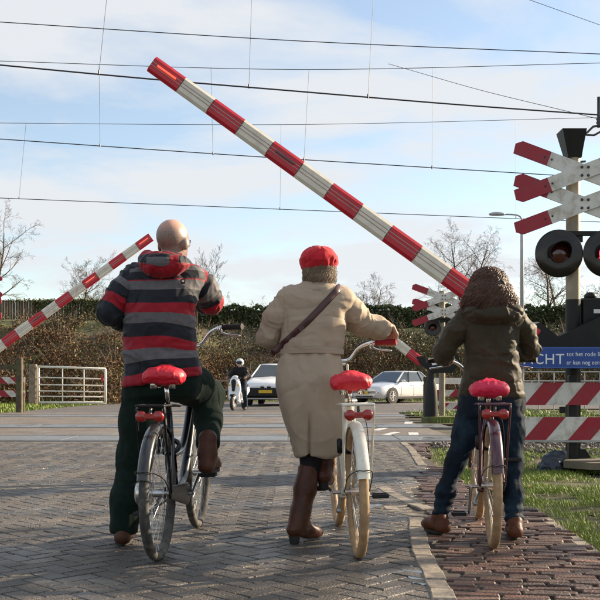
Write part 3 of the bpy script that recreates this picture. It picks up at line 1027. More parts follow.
# unseen trees added on the right to throw long shadows over the paving
for k, (x, y, h, sd, lb) in enumerate(((11.5, 12.6, 6.0, 33, 'added shadow-casting bare tree right of the picture beside the ballast'), (9.0, 9.3, 5.0, 34, 'added shadow-casting bare tree right of the picture level with the bag'), (8.4, 5.0, 4.8, 35, 'slim added shadow-casting bare tree right of the picture nearest the camera'))):
    bare_tree(lb, (x, y, 0), h, sd, .5, (6, 4, 3, 2), .09, .6, first=.12, n_trunks=2, group='unseen trees added for their shadows', rmin=.014)

# ---- overhead wires
def wire(label, pts, r, Ys, drops=(), sag=True):
    """pts: photo points, Ys: distance at each"""
    P = [at(px, py, Y) for (px, py), Y in zip(pts, Ys)]
    P = spline([P[0] + (P[0] - P[1]) * .35] + P + [P[-1] + (P[-1] - P[-2]) * .35], 8)
    root = empty('overhead_wire', P[0], label, 'wire', 'overhead railway wires')
    o = P[0]
    m = MB(); m.tube([p - o for p in P], r, 6); m.build('cable', MAT['wire_metal'], root, True)
    for (x0, y0, Ya, x1, y1, Yb) in drops:
        a, b = at(x0, y0, Ya) - o, at(x1, y1, Yb) - o
        m = MB(); m.tube([a, b], .0038, 4); d = m.build('dropper', MAT['wire_metal'], root)
        m = MB(); m.tube([b + Vector((0, 0, .05)), b - Vector((0, 0, .02))], .014, 6); m.build('clamp', MAT['wire_metal'], d)
    return root
wire('upper feeder wire crossing the top of the sky', [(0, 22), (300, 41), (600, 54)], .0075, (15, 15.4, 15.9))
wire('thick near contact wire passing behind the raised boom tip', [(0, 65), (150, 79), (300, 91.5), (450, 104), (600, 115)], .013, (15.2, 15.4, 15.7, 16.0, 16.3),
     [(108, -14, 15.3, 99, 73, 15.3), (252, -14, 15.6, 249, 87, 15.6), (374, -14, 15.8, 368, 97, 15.8)])
wire('thin messenger wire just above the thick contact wire', [(0, 61), (300, 69.5), (600, 63)], .007, (19.6, 20, 20.4))
wire('middle contact wire crossing the raised boom', [(0, 139), (270, 157.5), (600, 178)], .010, (19.7, 20.1, 20.6),
     [(99, 64, 19.8, 100, 146, 19.8), (211, 67.5, 20, 213, 154, 20), (309, 69.5, 20.1, 304, 160, 20.1), (433, 68, 20.3, 432, 168, 20.3)])
wire('thin pale messenger wire level with the top of the signal post', [(0, 123), (300, 124.5), (600, 117.5)], .007, (26, 26.4, 26.8))
wire('lowest contact wire just above the bald man', [(0, 198), (300, 210), (600, 222)], .010, (25.9, 26.4, 26.9),
     [(26, 123.5, 26, 19, 198.5, 26), (281, 124.5, 26.4, 280, 209, 26.4), (516, 119.5, 26.7, 516, 218, 26.7)])
wire('thin stay wire slanting down towards the right signal post', [(410, 70), (480, 90), (562, 110)], .005, (20.3, 18.5, 16.3))
wire('short wire in the upper right corner of the sky', [(530, 0), (600, 25)], .005, (17, 17.5))
ins = empty('wire_bracket', at(593, 132, 16.3), 'dark metal wire bracket at the right edge beside the contact wire', 'bracket')
m = MB(); m.tube([(-.11, 0, -.02), (.0, 0, .09), (.3, 0, .16)], .02, 6); m.tube([(-.11, 0, -.05), (0.02, 0, -.055), (.3, 0, .10)], .018, 6); m.tube([(-.11, 0, -.01), (-.11, 0, -.06)], .022, 6)
m.build('arm', MAT['wire_metal'], ins)
m = MB(); m.lathe([(.03, -.02), (.05, 0), (.03, .03), (.05, .06), (.03, .09), (.05, .12), (.03, .15), (.03, .5)], (.10, 0, .1), (0, 0, 1), 10); m.build('insulator', MAT['wire_metal'], ins, True)

# ---- street lamp
L0 = at(522, 400, 40)
lp = empty('street_lamp', (L0.x, 40, 0), 'tall slim grey street lamp behind the curly haired cyclist', 'street lamp')
zt = at(522, 220, 40).z
m = MB(); m.tube([(0, 0, -.05), (0, 0, zt - .8), (0, 0, zt)], [.095, .075, .06], 10); m.build('pole', MAT['lamp_steel'], lp, True)
m = MB(); m.tube(spline([(0, 0, zt - .05), (-.06, 0, zt + .13), (-.3, 0, zt + .22), (-.75, 0, zt + .24)]), .035, 8); m.build('arm', MAT['lamp_steel'], lp, True)
s = SDF(.03); s.ell((-1.05, 0, zt + .24), (.36, .14, .10)); s.half((0, 0, zt + .19), (0, 0, -1), (-2, -1, zt - .5), (1, 1, zt + .2))
s.mesh('lamp_head', MAT['lamp_steel'], lp)

# ---- gate, posts at the left
gt = empty('field_gate', (at(33, 403, 38).x, 38, 0), 'white tubular metal field gate at the edge of the scrub', 'gate')
W = at(107, 403, 38).x - gt.location.x
zb, zt = at(0, 402.5, 38).z, at(0, 366.5, 38).z
def bar(a, b, r, nm): m = MB(); m.tube([a, b], r, 8); return m.build(nm, MAT['gate_paint'], gt, True)
bar((.22, 0, zb), (.22, 0, zt), .045, 'stile'); bar((W, -.3, zb), (W, -.3, zt - .1), .05, 'stile')
for k, t in enumerate((0, .17, .32, .50, .70, 1.0)):
    bar((.22, 0, zb + (zt - zb) * t), (W, -.3, zb + (zt - .1 - zb) * t), .045 if t in (0, 1.0) else .026, 'rail')
for t in (.36, .68):
    bar((.22 + (W - .22) * t, -.3 * t, zb), (.22 + (W - .22) * t, -.3 * t, zt - .1 * t), .022, 'brace')
m = MB(); m.bbox((W - .12, -.36, zb + (zt - zb) * .68), (.10, .02, .32), .004)
pmat('red_plastic', (0.45, 0.02, 0.015), 0.4, var=.1)
m.build('tag', MAT['red_plastic'], gt)
m = MB(); m.bbox((0, 0, .78), (.30, .22, 1.7), .02)
tag(m.build('gate_post', MAT['pale_wood'], None, loc=gt.location), 'pale brown square timber post holding the white field gate', 'post')
m = MB(); m.bbox((0, 0, .8), (.19, .19, 1.72), .02)
p0 = at(19.5, 412, 29.2)
tag(m.build('timber_post', MAT['dark_wood'], None, loc=(p0.x, 29.2, 0)), 'dark mossy timber post beside the striped boards at the left', 'post')
# post and rail fence beyond the street
rf = empty('rail_fence', (0, 45.9, 0), 'pale wooden post and rail fence along the foot of the bank', 'fence')
for k in range(9):
    x = at(120, 380, 45.9).x + k * 1.75
    m = MB(); m.bbox((x, 0, .5), (.12, .12, 1.15), .01); m.build('post', MAT['pale_wood'], rf)
    if k:
        for z in (.98, .55): m = MB(); m.box((x - .875, -.075, z), (1.75, .03, .10)); m.build('rail', MAT['pale_wood'], rf)

# ================================================================== crossing equipment
pmat('sign_white', (0.60, 0.59, 0.55), 0.5, var=0.1, scale=6, col2=(0.40, 0.37, 0.31), c2amt=0.45, c2scale=7)
pmat('sign_red', (0.30, 0.005, 0.020), 0.45, var=0.14, scale=7, col2=(0.22, 0.018, 0.03), c2amt=0.45, c2scale=7)
pmat('boom_white', (0.66, 0.62, 0.53), 0.45, var=0.1, scale=9, col2=(0.52, 0.47, 0.38), c2amt=0.25, c2scale=5)
pmat('boom_red', (0.46, 0.010, 0.024), 0.42, var=0.12, scale=9, col2=(0.36, 0.02, 0.03), c2amt=0.3, c2scale=7)
pmat('boom_rib', (0.50, 0.40, 0.37), 0.4, metal=.3, var=.1)
pmat('lamp_glow', (0.5, 0.05, 0.02), 0.3, emit=(1.0, 0.12, 0.06), estr=.5)
pmat('signal_lit', (0.5, 0.02, 0.02), 0.2, emit=(1.0, 0.02, 0.03), estr=2.6, var=.3, scale=60)
pmat('signal_dark', (0.05, 0.008, 0.008), 0.12, var=.2, coat=.6)
pmat('black_metal', (0.006, 0.006, 0.0065), 0.45, spec=.3, var=0.25, scale=7, col2=(0.013, 0.012, 0.011), c2amt=0.4, c2scale=4, bump=.1, bscale=60)
pmat('black_gloss', (0.006, 0.006, 0.006), 0.2, spec=.35, var=0.3, scale=4, col2=(0.03, 0.024, 0.02), c2amt=0.35, c2scale=5, coat=.15)
pmat('pole_paint', (0.24, 0.205, 0.145), 0.5, var=0.15, scale=5, col2=(0.32, 0.28, 0.20), c2amt=0.45, c2scale=4)
pmat('sign_blue', (0.010, 0.055, 0.27), 0.4, var=0.08, scale=5)
pmat('letter_white', (0.78, 0.80, 0.80), 0.5, var=.04)
pmat('bolt_dark', (0.06, 0.055, 0.05), 0.45, metal=.6)
pmat('moss_slab', (0.10, 0.10, 0.05), 0.9, var=.35, scale=8, bump=.5, bscale=40, col2=(0.10, 0.12, 0.02), c2amt=.6, c2scale=3)
pmat('slab_wood', (0.14, 0.12, 0.085), 0.85, var=.3, scale=8, bump=.4, bscale=50, col2=(0.09, 0.08, 0.05), c2amt=.5)
pmat('bag_plastic', (0.018, 0.026, 0.042), 0.42, var=.35, scale=12, bump=.5, bscale=60)
pmat('label_white', (0.7, 0.7, 0.68), 0.5, var=.05)
pmat('galv', (0.33, 0.34, 0.34), 0.4, metal=.6, var=.15, scale=10)

def cross_board(root, cx, cz, ang, y, L=.80, w=.158, red=.39):
    """one arm of the cross: white plank with red pointed ends"""
    u = Vector((math.cos(R(ang)), 0, math.sin(R(ang)))); v = Vector((-u.z, 0, u.x))
    c = Vector((cx, y, cz)); h = w / 2; ch = .052
    m = MB()
    m.mi = 0; m.prism([(-L + red, -h), (L - red, -h), (L - red, h), (-L + red, h)], c, u, v, .022)
    m.mi = 1
    s1 = 1 if ang < 0 else -1
    m.prism([(-L + red, -h), (-L + red, h), (-L + .055, h), (-L - .01, h * .35), (-L + .005, -h)] if s1 > 0 else [(-L + red, -h), (-L + red, h), (-L + .005, h), (-L - .01, -h * .35), (-L + .055, -h)], c, u, v, .022)
    m.prism([(L - red, -h), (L - .02, -h), (L + .01, -h * .5), (L - .05, h), (L - red, h)], c, u, v, .022)
    o = m.build('cross_board', [MAT['sign_white'], MAT['sign_red']], root)
    for t in (-L + red + .03, -L + red - .05, L - red - .03):
        p = c + u * t + Vector((0, -.011, 0))
        b = MB(); b.lathe([(.011, 0), (.011, .006), (.006, .009)], p, (0, -1, 0), 8); b.build('bolt', MAT['bolt_dark'], o)
    for dx_, dz_ in ((-.035, .045), (.035, .045), (-.035, -.045), (.035, -.045)):
        if y < -.125:
            b = MB(); b.lathe([(.016, 0), (.016, .007), (.009, .011)], c + Vector((dx_, -.011, dz_)), (0, -1, 0), 8); b.build('bolt', MAT['bolt_dark'], o)

def crossing_signal(loc, label, zc, zl, rl, xoff, lamp_dx, horn, lit, low_black):
    root = empty('crossing_signal', loc, label, 'crossing signal', 'railway crossing signals')
    ztop = zc + .17
    m = MB(); m.lathe([(.077, low_black), (.077, ztop)], (0, 0, 0), (0, 0, 1), 16); m.build('pole', MAT['pole_paint'], root, True, auto=40)
    if low_black > 0:
        m = MB(); m.lathe([(.082, -.05), (.082, low_black)], (0, 0, 0), (0, 0, 1), 16); m.build('pole_sleeve', MAT['black_metal'], root, True, auto=40)
        m = MB(); m.lathe([(.081, 0), (.085, .006), (.085, .02), (.081, .026)], (0, 0, low_black - .45), (0, 0, 1), 14); m.build('band', MAT['pole_paint'], root, True)
    if horn:
        m = MB()
        b0, b1 = .075, .118
        z0, z1 = ztop + .0, ztop + .30
        vs = [(-b0, -b0, z0), (b0, -b0, z0), (b0, b0, z0), (-b0, b0, z0), (-b1, -b1, z0 + .1), (b1 * .85, -b1, z0 + .1), (b1 * .85, b1, z0 + .1), (-b1, b1, z0 + .1), (-b1 - .035, -b1 - .02, z1), (b1 - .005, -b1 - .02, z1), (b1 - .005, b1, z1), (-b1 - .035, b1, z1)]
        vs[4:8] = [(-.092, -.09, z0 + .07), (.082, -.09, z0 + .07), (.082, .09, z0 + .07), (-.092, .09, z0 + .07)]
        fs = [(3, 2, 1, 0), (8, 9, 10, 11)]
        for r_ in (0, 4):
            for i in range(4):
                j = (i + 1) % 4; fs.append((r_ + i, r_ + j, r_ + 4 + j, r_ + 4 + i))
        m.add(vs, fs); m.build('bell_housing', MAT['black_metal'], root)
        m = MB(); m.tube([(.08, 0, z0 - .035), (.14, 0, z0 - .03)], .012, 6); m.build('bracket_pin', MAT['bolt_dark'], root)
    for cz, k in ((zc, 0), (zc - .355, 1)):
        cross_board(root, xoff, cz, -20.5, -.108)
        cross_board(root, xoff, cz, 20.5, -.134)
    for cz in (zc, zc - .355):
        m = MB(); m.box((xoff * .5, -.085, cz), (.12 + xoff, .022, .10)); m.build('clamp', MAT['bolt_dark'], root)
    m = MB(); m.bbox((xoff * .8, -.10, zl + .222), (2 * lamp_dx + .12, .035, .055), .006)
    m.box((.0, -.085, zl + .19), (.16, .03, .12)); m.build('lamp_bracket', MAT['black_metal'], root)
    for sd in (-1, 1):
        cx = xoff * .8 + sd * lamp_dx
        m = MB()
        m.lathe([(.0, .012), (rl * .42, .010), (rl * .93, .0), (rl, .012), (rl, .03), (rl * .96, .036), (.02, .036)], (cx, -.15, zl), (0, 1, 0), 40, False)
        d = m.build('lamp_disc', MAT['black_gloss'], root, True, auto=40)
        m = MB(); m.lathe([(rl * .36, 0), (rl * .42, .10), (.10, .12), (.05, .16)], (cx, -.12, zl), (0, 1, 0), 24); m.build('lamp_body', MAT['black_metal'], d, True, auto=40)
        m = MB(); m.lathe([(.001, -.03), (rl * .16, -.026), (rl * .30, -.012), (rl * .40, .004)], (cx, -.158, zl), (0, 1, 0), 24, False)
        m.build('lens', MAT['signal_lit' if sd == lit else 'signal_dark'], d, True)
        # visor: half tube above the lens
        m = MB(); n = 18; r0 = rl * .45
        vs = []
        for k in range(n + 1):
            a = R(-25) + (math.pi + R(50)) * k / n
            dep = -.16 * (0.35 + .65 * max(0, math.sin(a)))
            for rr_, yy in ((r0, -.150), (r0, -.150 + dep), (r0 - .008, -.150 + dep), (r0 - .008, -.150)):
                vs.append((cx + rr_ * math.cos(a), yy, zl + rr_ * math.sin(a)))
        fs = []
        for k in range(n):
            for i in range(4):
                j = (i + 1) % 4; fs.append((k * 4 + i, k * 4 + j, k * 4 + 4 + j, k * 4 + 4 + i))
        m.add(vs, fs); m.build('visor', MAT['black_metal'], d, True, auto=40)
    return root

def boom(root, pivot, ang, start, segs, h0, h1, flip=1, first_red_from_tip=True, lit=(), seg_len=.41):
    """banded boom; pivot local, ang = elevation, flip = -1 points to -x"""
    u = Vector((flip * math.cos(R(ang)), 0, math.sin(R(ang)))); v = Vector((-u.z * flip, 0, abs(u.x)))
    if v.z < 0: v = -v
    n = Vector((0, 1, 0))
    p = Vector(pivot)
    tot = start + segs * seg_len
    m = MB()
    def ring(t):
        h = (h0 + (h1 - h0) * (t - start) / (tot - start)) / 2; d = .038
        return [p + u * t + v * a + n * b for a, b in ((h, -d * .35), (h, d * .35), (h * .7, d), (-h * .7, d), (-h, d * .35), (-h, -d * .35), (-h * .7, -d), (h * .7, -d))]
    for s_ in range(segs):
        t0, t1 = start + s_ * seg_len, start + (s_ + 1) * seg_len
        red = ((segs - 1 - s_) % 2 == 0)
        m.mi = 1 if red else 0
        a, b = ring(t0), ring(t1)
        fs = [(i, (i + 1) % 8, 8 + (i + 1) % 8, 8 + i) for i in range(8)]
        if s_ == 0: fs.append(tuple(range(7, -1, -1)))
        if s_ == segs - 1: fs.append(tuple(range(8, 16)))
        m.add(a + b, fs)
    bo = m.build('boom', [MAT['boom_white'], MAT['boom_red']], root)
    for off in (.22, -.16):
        m = MB()
        P = []
        for k in range(2):
            t = start + .005 if k == 0 else tot - .005
            h = (h0 + (h1 - h0) * (t - start) / (tot - start)) / 2
            P.append(p + u * t + v * (h * off) + n * -.040)
        m.tube(P, .0045, 4); m.build('rib', MAT['boom_rib'], bo)
    # joints between bands
    for s_ in range(1, segs):
        t = start + s_ * seg_len; h = (h0 + (h1 - h0) * (t - start) / (tot - start)) / 2
        m = MB(); m.prism([(-.004, -h * .7), (.004, -h * .7), (.004, h * .7), (-.004, h * .7)], p + u * t + n * -.039, u, v, .004); m.build('band_joint', MAT['bolt_dark'], bo)
    for k, on in lit:
        t = tot - k * seg_len - seg_len * .5
        m = MB(); m.prism([(-.12, -.010), (.12, -.010), (.12, .010), (-.12, .010)], p + u * t + n * -.048 + v * .012, u, v, .016)
        m.build('boom_lamp', MAT['lamp_glow' if on else 'signal_dark'], bo)
    return bo

# ---- near right signal
sg = at(573, 465, 10.5)
crossing_signal((sg.x, 10.5, 0), 'large double cross warning signal with a lit red lamp on the right', 3.218, 2.323, .262, .09, .262, True, 1, 1.83)

# ---- near barrier machine
br = empty('crossing_barrier', (at(610, 0, 10.3).x, 10.3, 0), 'big red and white raised boom barrier with black counterweight arm', 'barrier', 'boom barriers')
ox = br.location.x
def L(px, py, Y=10.3):
    q = at(px, py, Y); return (q.x - ox, q.z)
tip = Vector((L(152, 64)[0], 0, L(152, 64)[1])); low = Vector((L(531, 336)[0], 0, L(531, 336)[1]))
blen = (tip - low).length; bang = math.degrees(math.atan2(tip.z - low.z, low.x - tip.x))
boom(br, low, bang, -.05, 13, .225, .185, -1, lit=((0, True), (4, False)), seg_len=(blen + .05) / 13)
arm = [L(*q) for q in ((519, 334), (527, 327), (540, 322.5), (558, 336.5), (600, 317), (655, 292), (672, 300), (655, 352), (526, 352))]
m = MB(); m.prism(arm, (0, .0, 0), (1, 0, 0), (0, 0, 1), .03); m.build('arm', MAT['black_metal'], br)
m = MB(); m.prism(arm, (0, .13, 0), (1, 0, 0), (0, 0, 1), .03); m.build('arm', MAT['black_metal'], br)
m = MB(); m.prism([L(*q) for q in ((516, 333), (529, 322), (540, 322), (530, 338), (522, 343))], (0, .065, 0), (1, 0, 0), (0, 0, 1), .098); m.build('boom_clamp', MAT['galv'], br)
m = MB(); x0, z0 = L(584, 352, 10.42); x1, z1 = L(650, 297, 10.42)
m.bbox(((x0 + x1) / 2, .42, (z0 + z1) / 2), (x1 - x0, .42, z1 - z0), .02); hs = m.build('housing', MAT['black_metal'], br)
m = MB(); m.box(((x0 + x1) / 2 + .06, .205, z1 - .15), ((x1 - x0) * .8, .012, .045)); m.build('label_plate', MAT['label_white'], hs)
m = MB(); m.lathe([(.07, 0), (.07, .04), (.04, .07), (.01, .075)], (x0 + .14, .35, z1), (0, 0, 1), 12); m.build('cap', MAT['black_metal'], hs, True)
m = MB(); m.lathe([(.06, 0), (.06, .02)], (x0 + .06, .20, z0 + .25), (0, -1, 0), 14); m.build('pivot_hub', MAT['black_metal'], hs, True)
m = MB(); m.bbox(((x0 + x1) / 2 + .2, .42, z0 / 2 - .03), (.34, .36, z0 + .05), .02); m.build('pedestal', MAT['black_metal'], br)
cw0, cwz = L(650, 325); m = MB(); m.bbox((cw0 + .12, .065, cwz), (.30, .09, .45), .02); m.build('counterweight', MAT['black_metal'], br)

# foot of the near signal, step slab, bag
m = MB(); q0 = at(576, 460, 10.5)
m.prism([(-.17, 0), (.17, 0), (.15, .10), (.075, .22), (-.075, .22), (-.14, .10)], (0, 0, 0), (1, 0, 0), (0, 0, 1), .34)
tag(m.build('signal_foot', MAT['black_metal'], None, loc=(q0.x - .02, 10.5, -.03)), 'black flared steel foot under the large crossing signal', 'foot')
m = MB(); m.prism([(-.05, -.10), (.16, -.34), (1.0, -.34), (1.0, .30), (.1, .30)], (0, 0, 0), (1, 0, 0), (0, 1, 0), .07)
tag(m.build('step_slab', MAT['slab_wood'], None, loc=(at(566, 460, 10.0).x, 10.02, .06)), 'weathered grey brown timber step slab at the signal foot', 'slab')
s = SDF(.012); b0 = at(551, 465, 10.2)
s.ell((b0.x, 10.15, .06), (.12, .10, .10)); s.ell((b0.x + .09, 10.18, .10), (.07, .08, .09)); s.ell((b0.x + .02, 10.16, .15), (.05, .06, .05)); s.box((b0.x - .03, 10.12, .0), (.12, .10, .05), None, .03)
s.mesh('cable_bag', MAT['bag_plastic'], None, disp=folds(.012, (22, 22, 22), 3), origin=(0, 0, 0))
tag(bpy.data.objects['cable_bag'], 'crumpled dark blue plastic bag on the grass by the signal foot', 'bag')

# ---- striped boards on the near right
def striped_board(name, root, x0, x1, zb, zt, y, per, wid, lean, off, th=.03):
    m = MB(); m.box(((x0 + x1) / 2, y, (zb + zt) / 2), (x1 - x0, th, zt - zb)); b = m.build(name, MAT['sign_white'], root)
    x = x0 + off - per
    while x < x1:
        P = [(x, zb), (x + wid, zb), (x + wid + lean, zt), (x + lean, zt)]
        # clip to the board
        def clip(P, xc, keep_gt):
            out = []
            for i in range(len(P)):
                a, b_ = P[i], P[(i + 1) % len(P)]
                ia = (a[0] >= xc) if keep_gt else (a[0] <= xc); ib = (b_[0] >= xc) if keep_gt else (b_[0] <= xc)
                if ia: out.append(a)
                if ia != ib:
                    t = (xc - a[0]) / (b_[0] - a[0]); out.append((xc, a[1] + t * (b_[1] - a[1])))
            return out
        P = clip(P, x0 + .004, True)
        if len(P) > 2: P = clip(P, x1 - .004, False)
        if len(P) > 2:
            m = MB(); m.prism(P, (0, y - th / 2 - .001, 0), (1, 0, 0), (0, 0, 1), .004); m.build('red_stripe', MAT['sign_red'], b)
        x += per
    return b
fb = empty('board_barrier', (at(560, 440, 10.2).x, 10.2, 0), 'two red and white striped boards below the blue sign', 'barrier boards')
fx = fb.location.x
def bd(px): return (px - 300) / F_PX * 10.2 - fx
z = lambda py: CAM_H + (HOR - py) / F_PX * 10.2
striped_board('board', fb, bd(503), bd(668), z(405), z(382.5), 0, .452, .222, .205, bd(524) - bd(503), .03)
striped_board('board', fb, bd(500), bd(668), z(440), z(417), 0, .478, .24, .215, bd(523) - bd(500), .03)
m = MB(); m.box((0, -.028, 0), (bd(668) - bd(500), .02, .022)); o = m.build('edge_trim', MAT['galv'], fb); o.location = ((bd(668) + bd(500)) / 2, .012, z(441.2))
for px in (574, 655, 507):
    m = MB(); m.bbox((bd(px), .065, .46), (.09, .09, 1.06), .008); m.build('post', MAT['black_metal'], fb)
m = MB(); m.bbox((bd(563), .03, z(410)), (.06, .04, .07), .006); m.build('bracket', MAT['black_metal'], fb)

# ---- blue sign
def text_mesh(name, body, size, mat, parent, loc, extrude=.0015, width=None):
    cu = bpy.data.curves.new(name, 'FONT'); cu.body = body; cu.size = size; cu.extrude = extrude; cu.resolution_u = 3; cu.space_character = 1.06
    tmp = bpy.data.objects.new(name, cu); COL.objects.link(tmp)
    dg = bpy.context.evaluated_depsgraph_get(); dg.update()
    me = bpy.data.meshes.new_from_object(tmp.evaluated_get(dg))
    bpy.data.objects.remove(tmp); bpy.data.curves.remove(cu)
    if width:
        xs_ = [v.co.x for v in me.vertices]; k = width / (max(xs_) - min(xs_)); x0 = min(xs_)
        for v in me.vertices: v.co.x = (v.co.x - x0) * k
    o = link_mesh(name, me, mat, parent)
    o.location = loc; o.rotation_euler = (R(90), 0, 0)
    return o
bs = empty('blue_sign', (at(570, 0, 10.0).x, 10.02, 0), 'blue sign reading WACHT with small white text beside it', 'sign')
sx = bs.location.x
def bx_(px): return (px - 300) / F_PX * 10.02 - sx
zs_ = lambda py: CAM_H + (HOR - py) / F_PX * 10.02
m = MB(); m.bbox(((bx_(503) + bx_(640)) / 2, 0, (zs_(347) + zs_(368.5)) / 2), (bx_(640) - bx_(503), .016, zs_(347) - zs_(368.5)), .004); pn = m.build('panel', MAT['sign_blue'], bs)
for py in (348, 367.5):
    m = MB(); m.box(((bx_(503) + bx_(640)) / 2, -.009, zs_(py)), (bx_(640) - bx_(503) - .02, .004, .006)); m.build('border_line', pmat('border_blue', (.06, .16, .42), .4), pn)
text_mesh('lettering', 'WACHT', .155, MAT['letter_white'], pn, (bx_(507.5), -.0085, zs_(364)), width=bx_(564) - bx_(507.5))
text_mesh('lettering', 'tot het rode licht gedoofd is', .066, MAT['letter_white'], pn, (bx_(566.5), -.0085, zs_(356.2)), width=bx_(633) - bx_(566.5))
text_mesh('lettering', 'er kan nog een trein komen', .066, MAT['letter_white'], pn, (bx_(566.5), -.0085, zs_(364.5)), width=bx_(628) - bx_(566.5))
for px in (575, 634):
    m = MB(); m.box((bx_(px), .09, zs_(358)), (.05, .16, .16)); m.build('bracket', MAT['black_metal'], bs)

# ---- far signal and barrier on the right
crossing_signal((at(442, 0, 23.2).x, 23.2, 0), 'far double cross signal with pale pole left of the curly haired cyclist', 2.97, 2.24, .205, .02, .265, False, 0, 0)
fbr = empty('crossing_barrier', (at(431, 0, 22.6).x, 22.6, 0), 'short red and white boom barrier on a black post in front of the silver car', 'barrier', 'boom barriers')
ox2 = fbr.location.x
def L2(px, py, Y=22.6):
    q = at(px, py, Y); return (q.x - ox2, q.z)
lo_ = Vector((L2(420, 361)[0], 0, L2(420, 361)[1]))
boom(fbr, lo_, 38, -.05, 3, .225, .21, -1, seg_len=.40)
m = MB(); m.prism([L2(*q) for q in ((416, 357), (422, 356), (429, 362), (444, 358), (456, 352), (460, 362), (452, 373), (433, 373), (421, 366))], (0, 0, 0), (1, 0, 0), (0, 0, 1), .16); a_ = m.build('arm', MAT['black_metal'], fbr)
m = MB(); m.prism([L2(*q) for q in ((431, 363), (440, 360), (437, 364.5), (432, 365.5))], (0, -.082, 0), (1, 0, 0), (0, 0, 1), .006); m.build('label_plate', MAT['label_white'], a_)
zt_ = L2(0, 366)[1]
m = MB(); m.lathe([(.17, 0), (.16, .42), (.145, .72), (.075, zt_ - .18), (.07, zt_)], (0, 0, 0), (0, 0, 1), 14); m.build('post', MAT['black_metal'], fbr, True, auto=40)
m = MB(); m.bbox((.2, .1, 0), (.75, .7, .20), .03); tag(m.build('base_slab', MAT['moss_slab'], None, loc=(ox2, 22.6, 0)), 'mossy concrete slab under the short black boom post', 'slab')
ff = empty('board_barrier', (at(448, 0, 24.6).x, 24.6, 0), 'small far striped boards under a white rail behind the short boom post', 'barrier boards')
f2 = ff.location.x
d2 = lambda px: (px - 300) / F_PX * 24.6 - f2
z2 = lambda py: CAM_H + (HOR - py) / F_PX * 24.6
striped_board('board', ff, d2(427), d2(520), z2(396.5), z2(390), 0, .46, .23, .16, .1)
striped_board('board', ff, d2(427), d2(520), z2(409), z2(403), 0, .46, .23, .16, .2)
m = MB(); m.bbox(((d2(427) + d2(520)) / 2, 0, z2(381)), (d2(520) - d2(427), .05, .16), .006); m.build('rail', MAT['gate_paint'], ff)
for px in (470, 515):
    m = MB(); m.bbox((d2(px), .06, .5), (.1, .1, 1.1), .008); m.build('post', MAT['black_metal'], ff)
m = MB(); m.bbox((0, 0, .5), (.13, .13, 1.1), .015); q = at(426, 417, 23.6)
tag(m.build('timber_post', MAT['dark_wood'], None, loc=(q.x, 23.6, 0)), 'dark square post just left of the black boom post by the silver car', 'post')

# ---- far left barrier, signal and boards
crossing_signal((at(-29, 0, 22).x, 22, 0), 'far left double cross signal cut off by the left picture edge', 3.06, 2.30, .22, 0.0, .28, False, 0, 0)
lb = empty('crossing_barrier', (at(-42, 0, 21.6).x, 21.6, 0), 'far raised red and white boom reaching in from the left edge', 'barrier', 'boom barriers')
ox3 = lb.location.x
tl = at(151, 237, 21.6); ll_ = at(-36, 372, 21.6)
dv = tl - ll_; sl = dv.length / 14
boom(lb, Vector((ll_.x - ox3, 0, ll_.z)), math.degrees(math.atan2(dv.z, dv.x)), 0, 14, .235, .20, 1, lit=((0, True), (4, True), (8, False)), seg_len=sl)
m = MB(); m.prism([(-.9, .75), (-.2, .95), (.25, 1.0), (.30, 1.22), (-.1, 1.30), (-.9, 1.2)], (0, 0, 0), (1, 0, 0), (0, 0, 1), .16); m.build('arm', MAT['black_metal'], lb)
m = MB(); m.bbox((-.1, .3, .52), (.55, .4, 1.1), .03); m.build('housing', MAT['black_metal'], lb)
lf = empty('board_barrier', (at(0, 0, 29.6).x, 29.6, 0), 'far left striped boards on a dark rail at the picture edge', 'barrier boards')
f3 = lf.location.x
d3 = lambda px: (px - 300) / F_PX * 29.6 - f3
z3 = lambda py: CAM_H + (HOR - py) / F_PX * 29.6
striped_board('board', lf, d3(-40), d3(25), z3(383.5), z3(377), 0, .55, .28, -.2, .1)
striped_board('board', lf, d3(-40), d3(25), z3(397), z3(390.5), 0, .55, .28, -.2, .2)
m = MB(); m.box(((d3(-40) + d3(24)) / 2, 0, z3(367)), (d3(24) - d3(-40), .05, .16)); m.build('rail', MAT['dark_wood'], lf)
m = MB(); m.bbox((d3(-30), .07, .5), (.14, .1, 1.2), .01); m.build('post', MAT['dark_wood'], lf)
m = MB(); m.bbox((d3(22.5), .07, .45), (.10, .1, 1.2), .01); m.build('post', MAT['dark_wood'], lf)

# railing glimpsed behind the boards on the right
rl_ = empty('metal_railing', (at(560, 0, 31).x, 31, 0), 'thin grey metal railing seen under the blue sign', 'railing')
for k in range(12):
    m = MB(); m.tube([(-2.2 + k * .5, 0, -.05), (-2.2 + k * .5, 0, 1.25)], .02, 6); m.build('upright', MAT['galv'], rl_)
for zz_ in (1.25, .95, .6):
    m = MB(); m.tube([(-2.4, -.03, zz_), (3.6, -.03, zz_)], .022, 6); m.build('bar', MAT['galv'], rl_)

# ================================================================== vehicles
pmat('silver_paint', (0.62, 0.63, 0.65), 0.3, metal=0.35, var=.04, coat=.8)
pmat('white_paint', (0.74, 0.75, 0.76), 0.3, var=.04, coat=.6)
pmat('car_glass', (0.03, 0.045, 0.055), 0.05, var=.1, coat=.5)
pmat('tyre', (0.022, 0.022, 0.022), 0.8, var=.2)
pmat('alloy', (0.55, 0.55, 0.56), 0.3, metal=.7, var=.1)
pmat('black_plastic', (0.008, 0.008, 0.009), 0.5, spec=.3, var=.2)
pmat('plate_yellow', (0.62, 0.38, 0.02), 0.45, var=.06)
pmat('lamp_glass', (0.62, 0.64, 0.66), 0.12, var=.2, scale=20, coat=.7)
pmat('chrome', (0.75, 0.75, 0.75), 0.14, metal=1.0, var=.06)

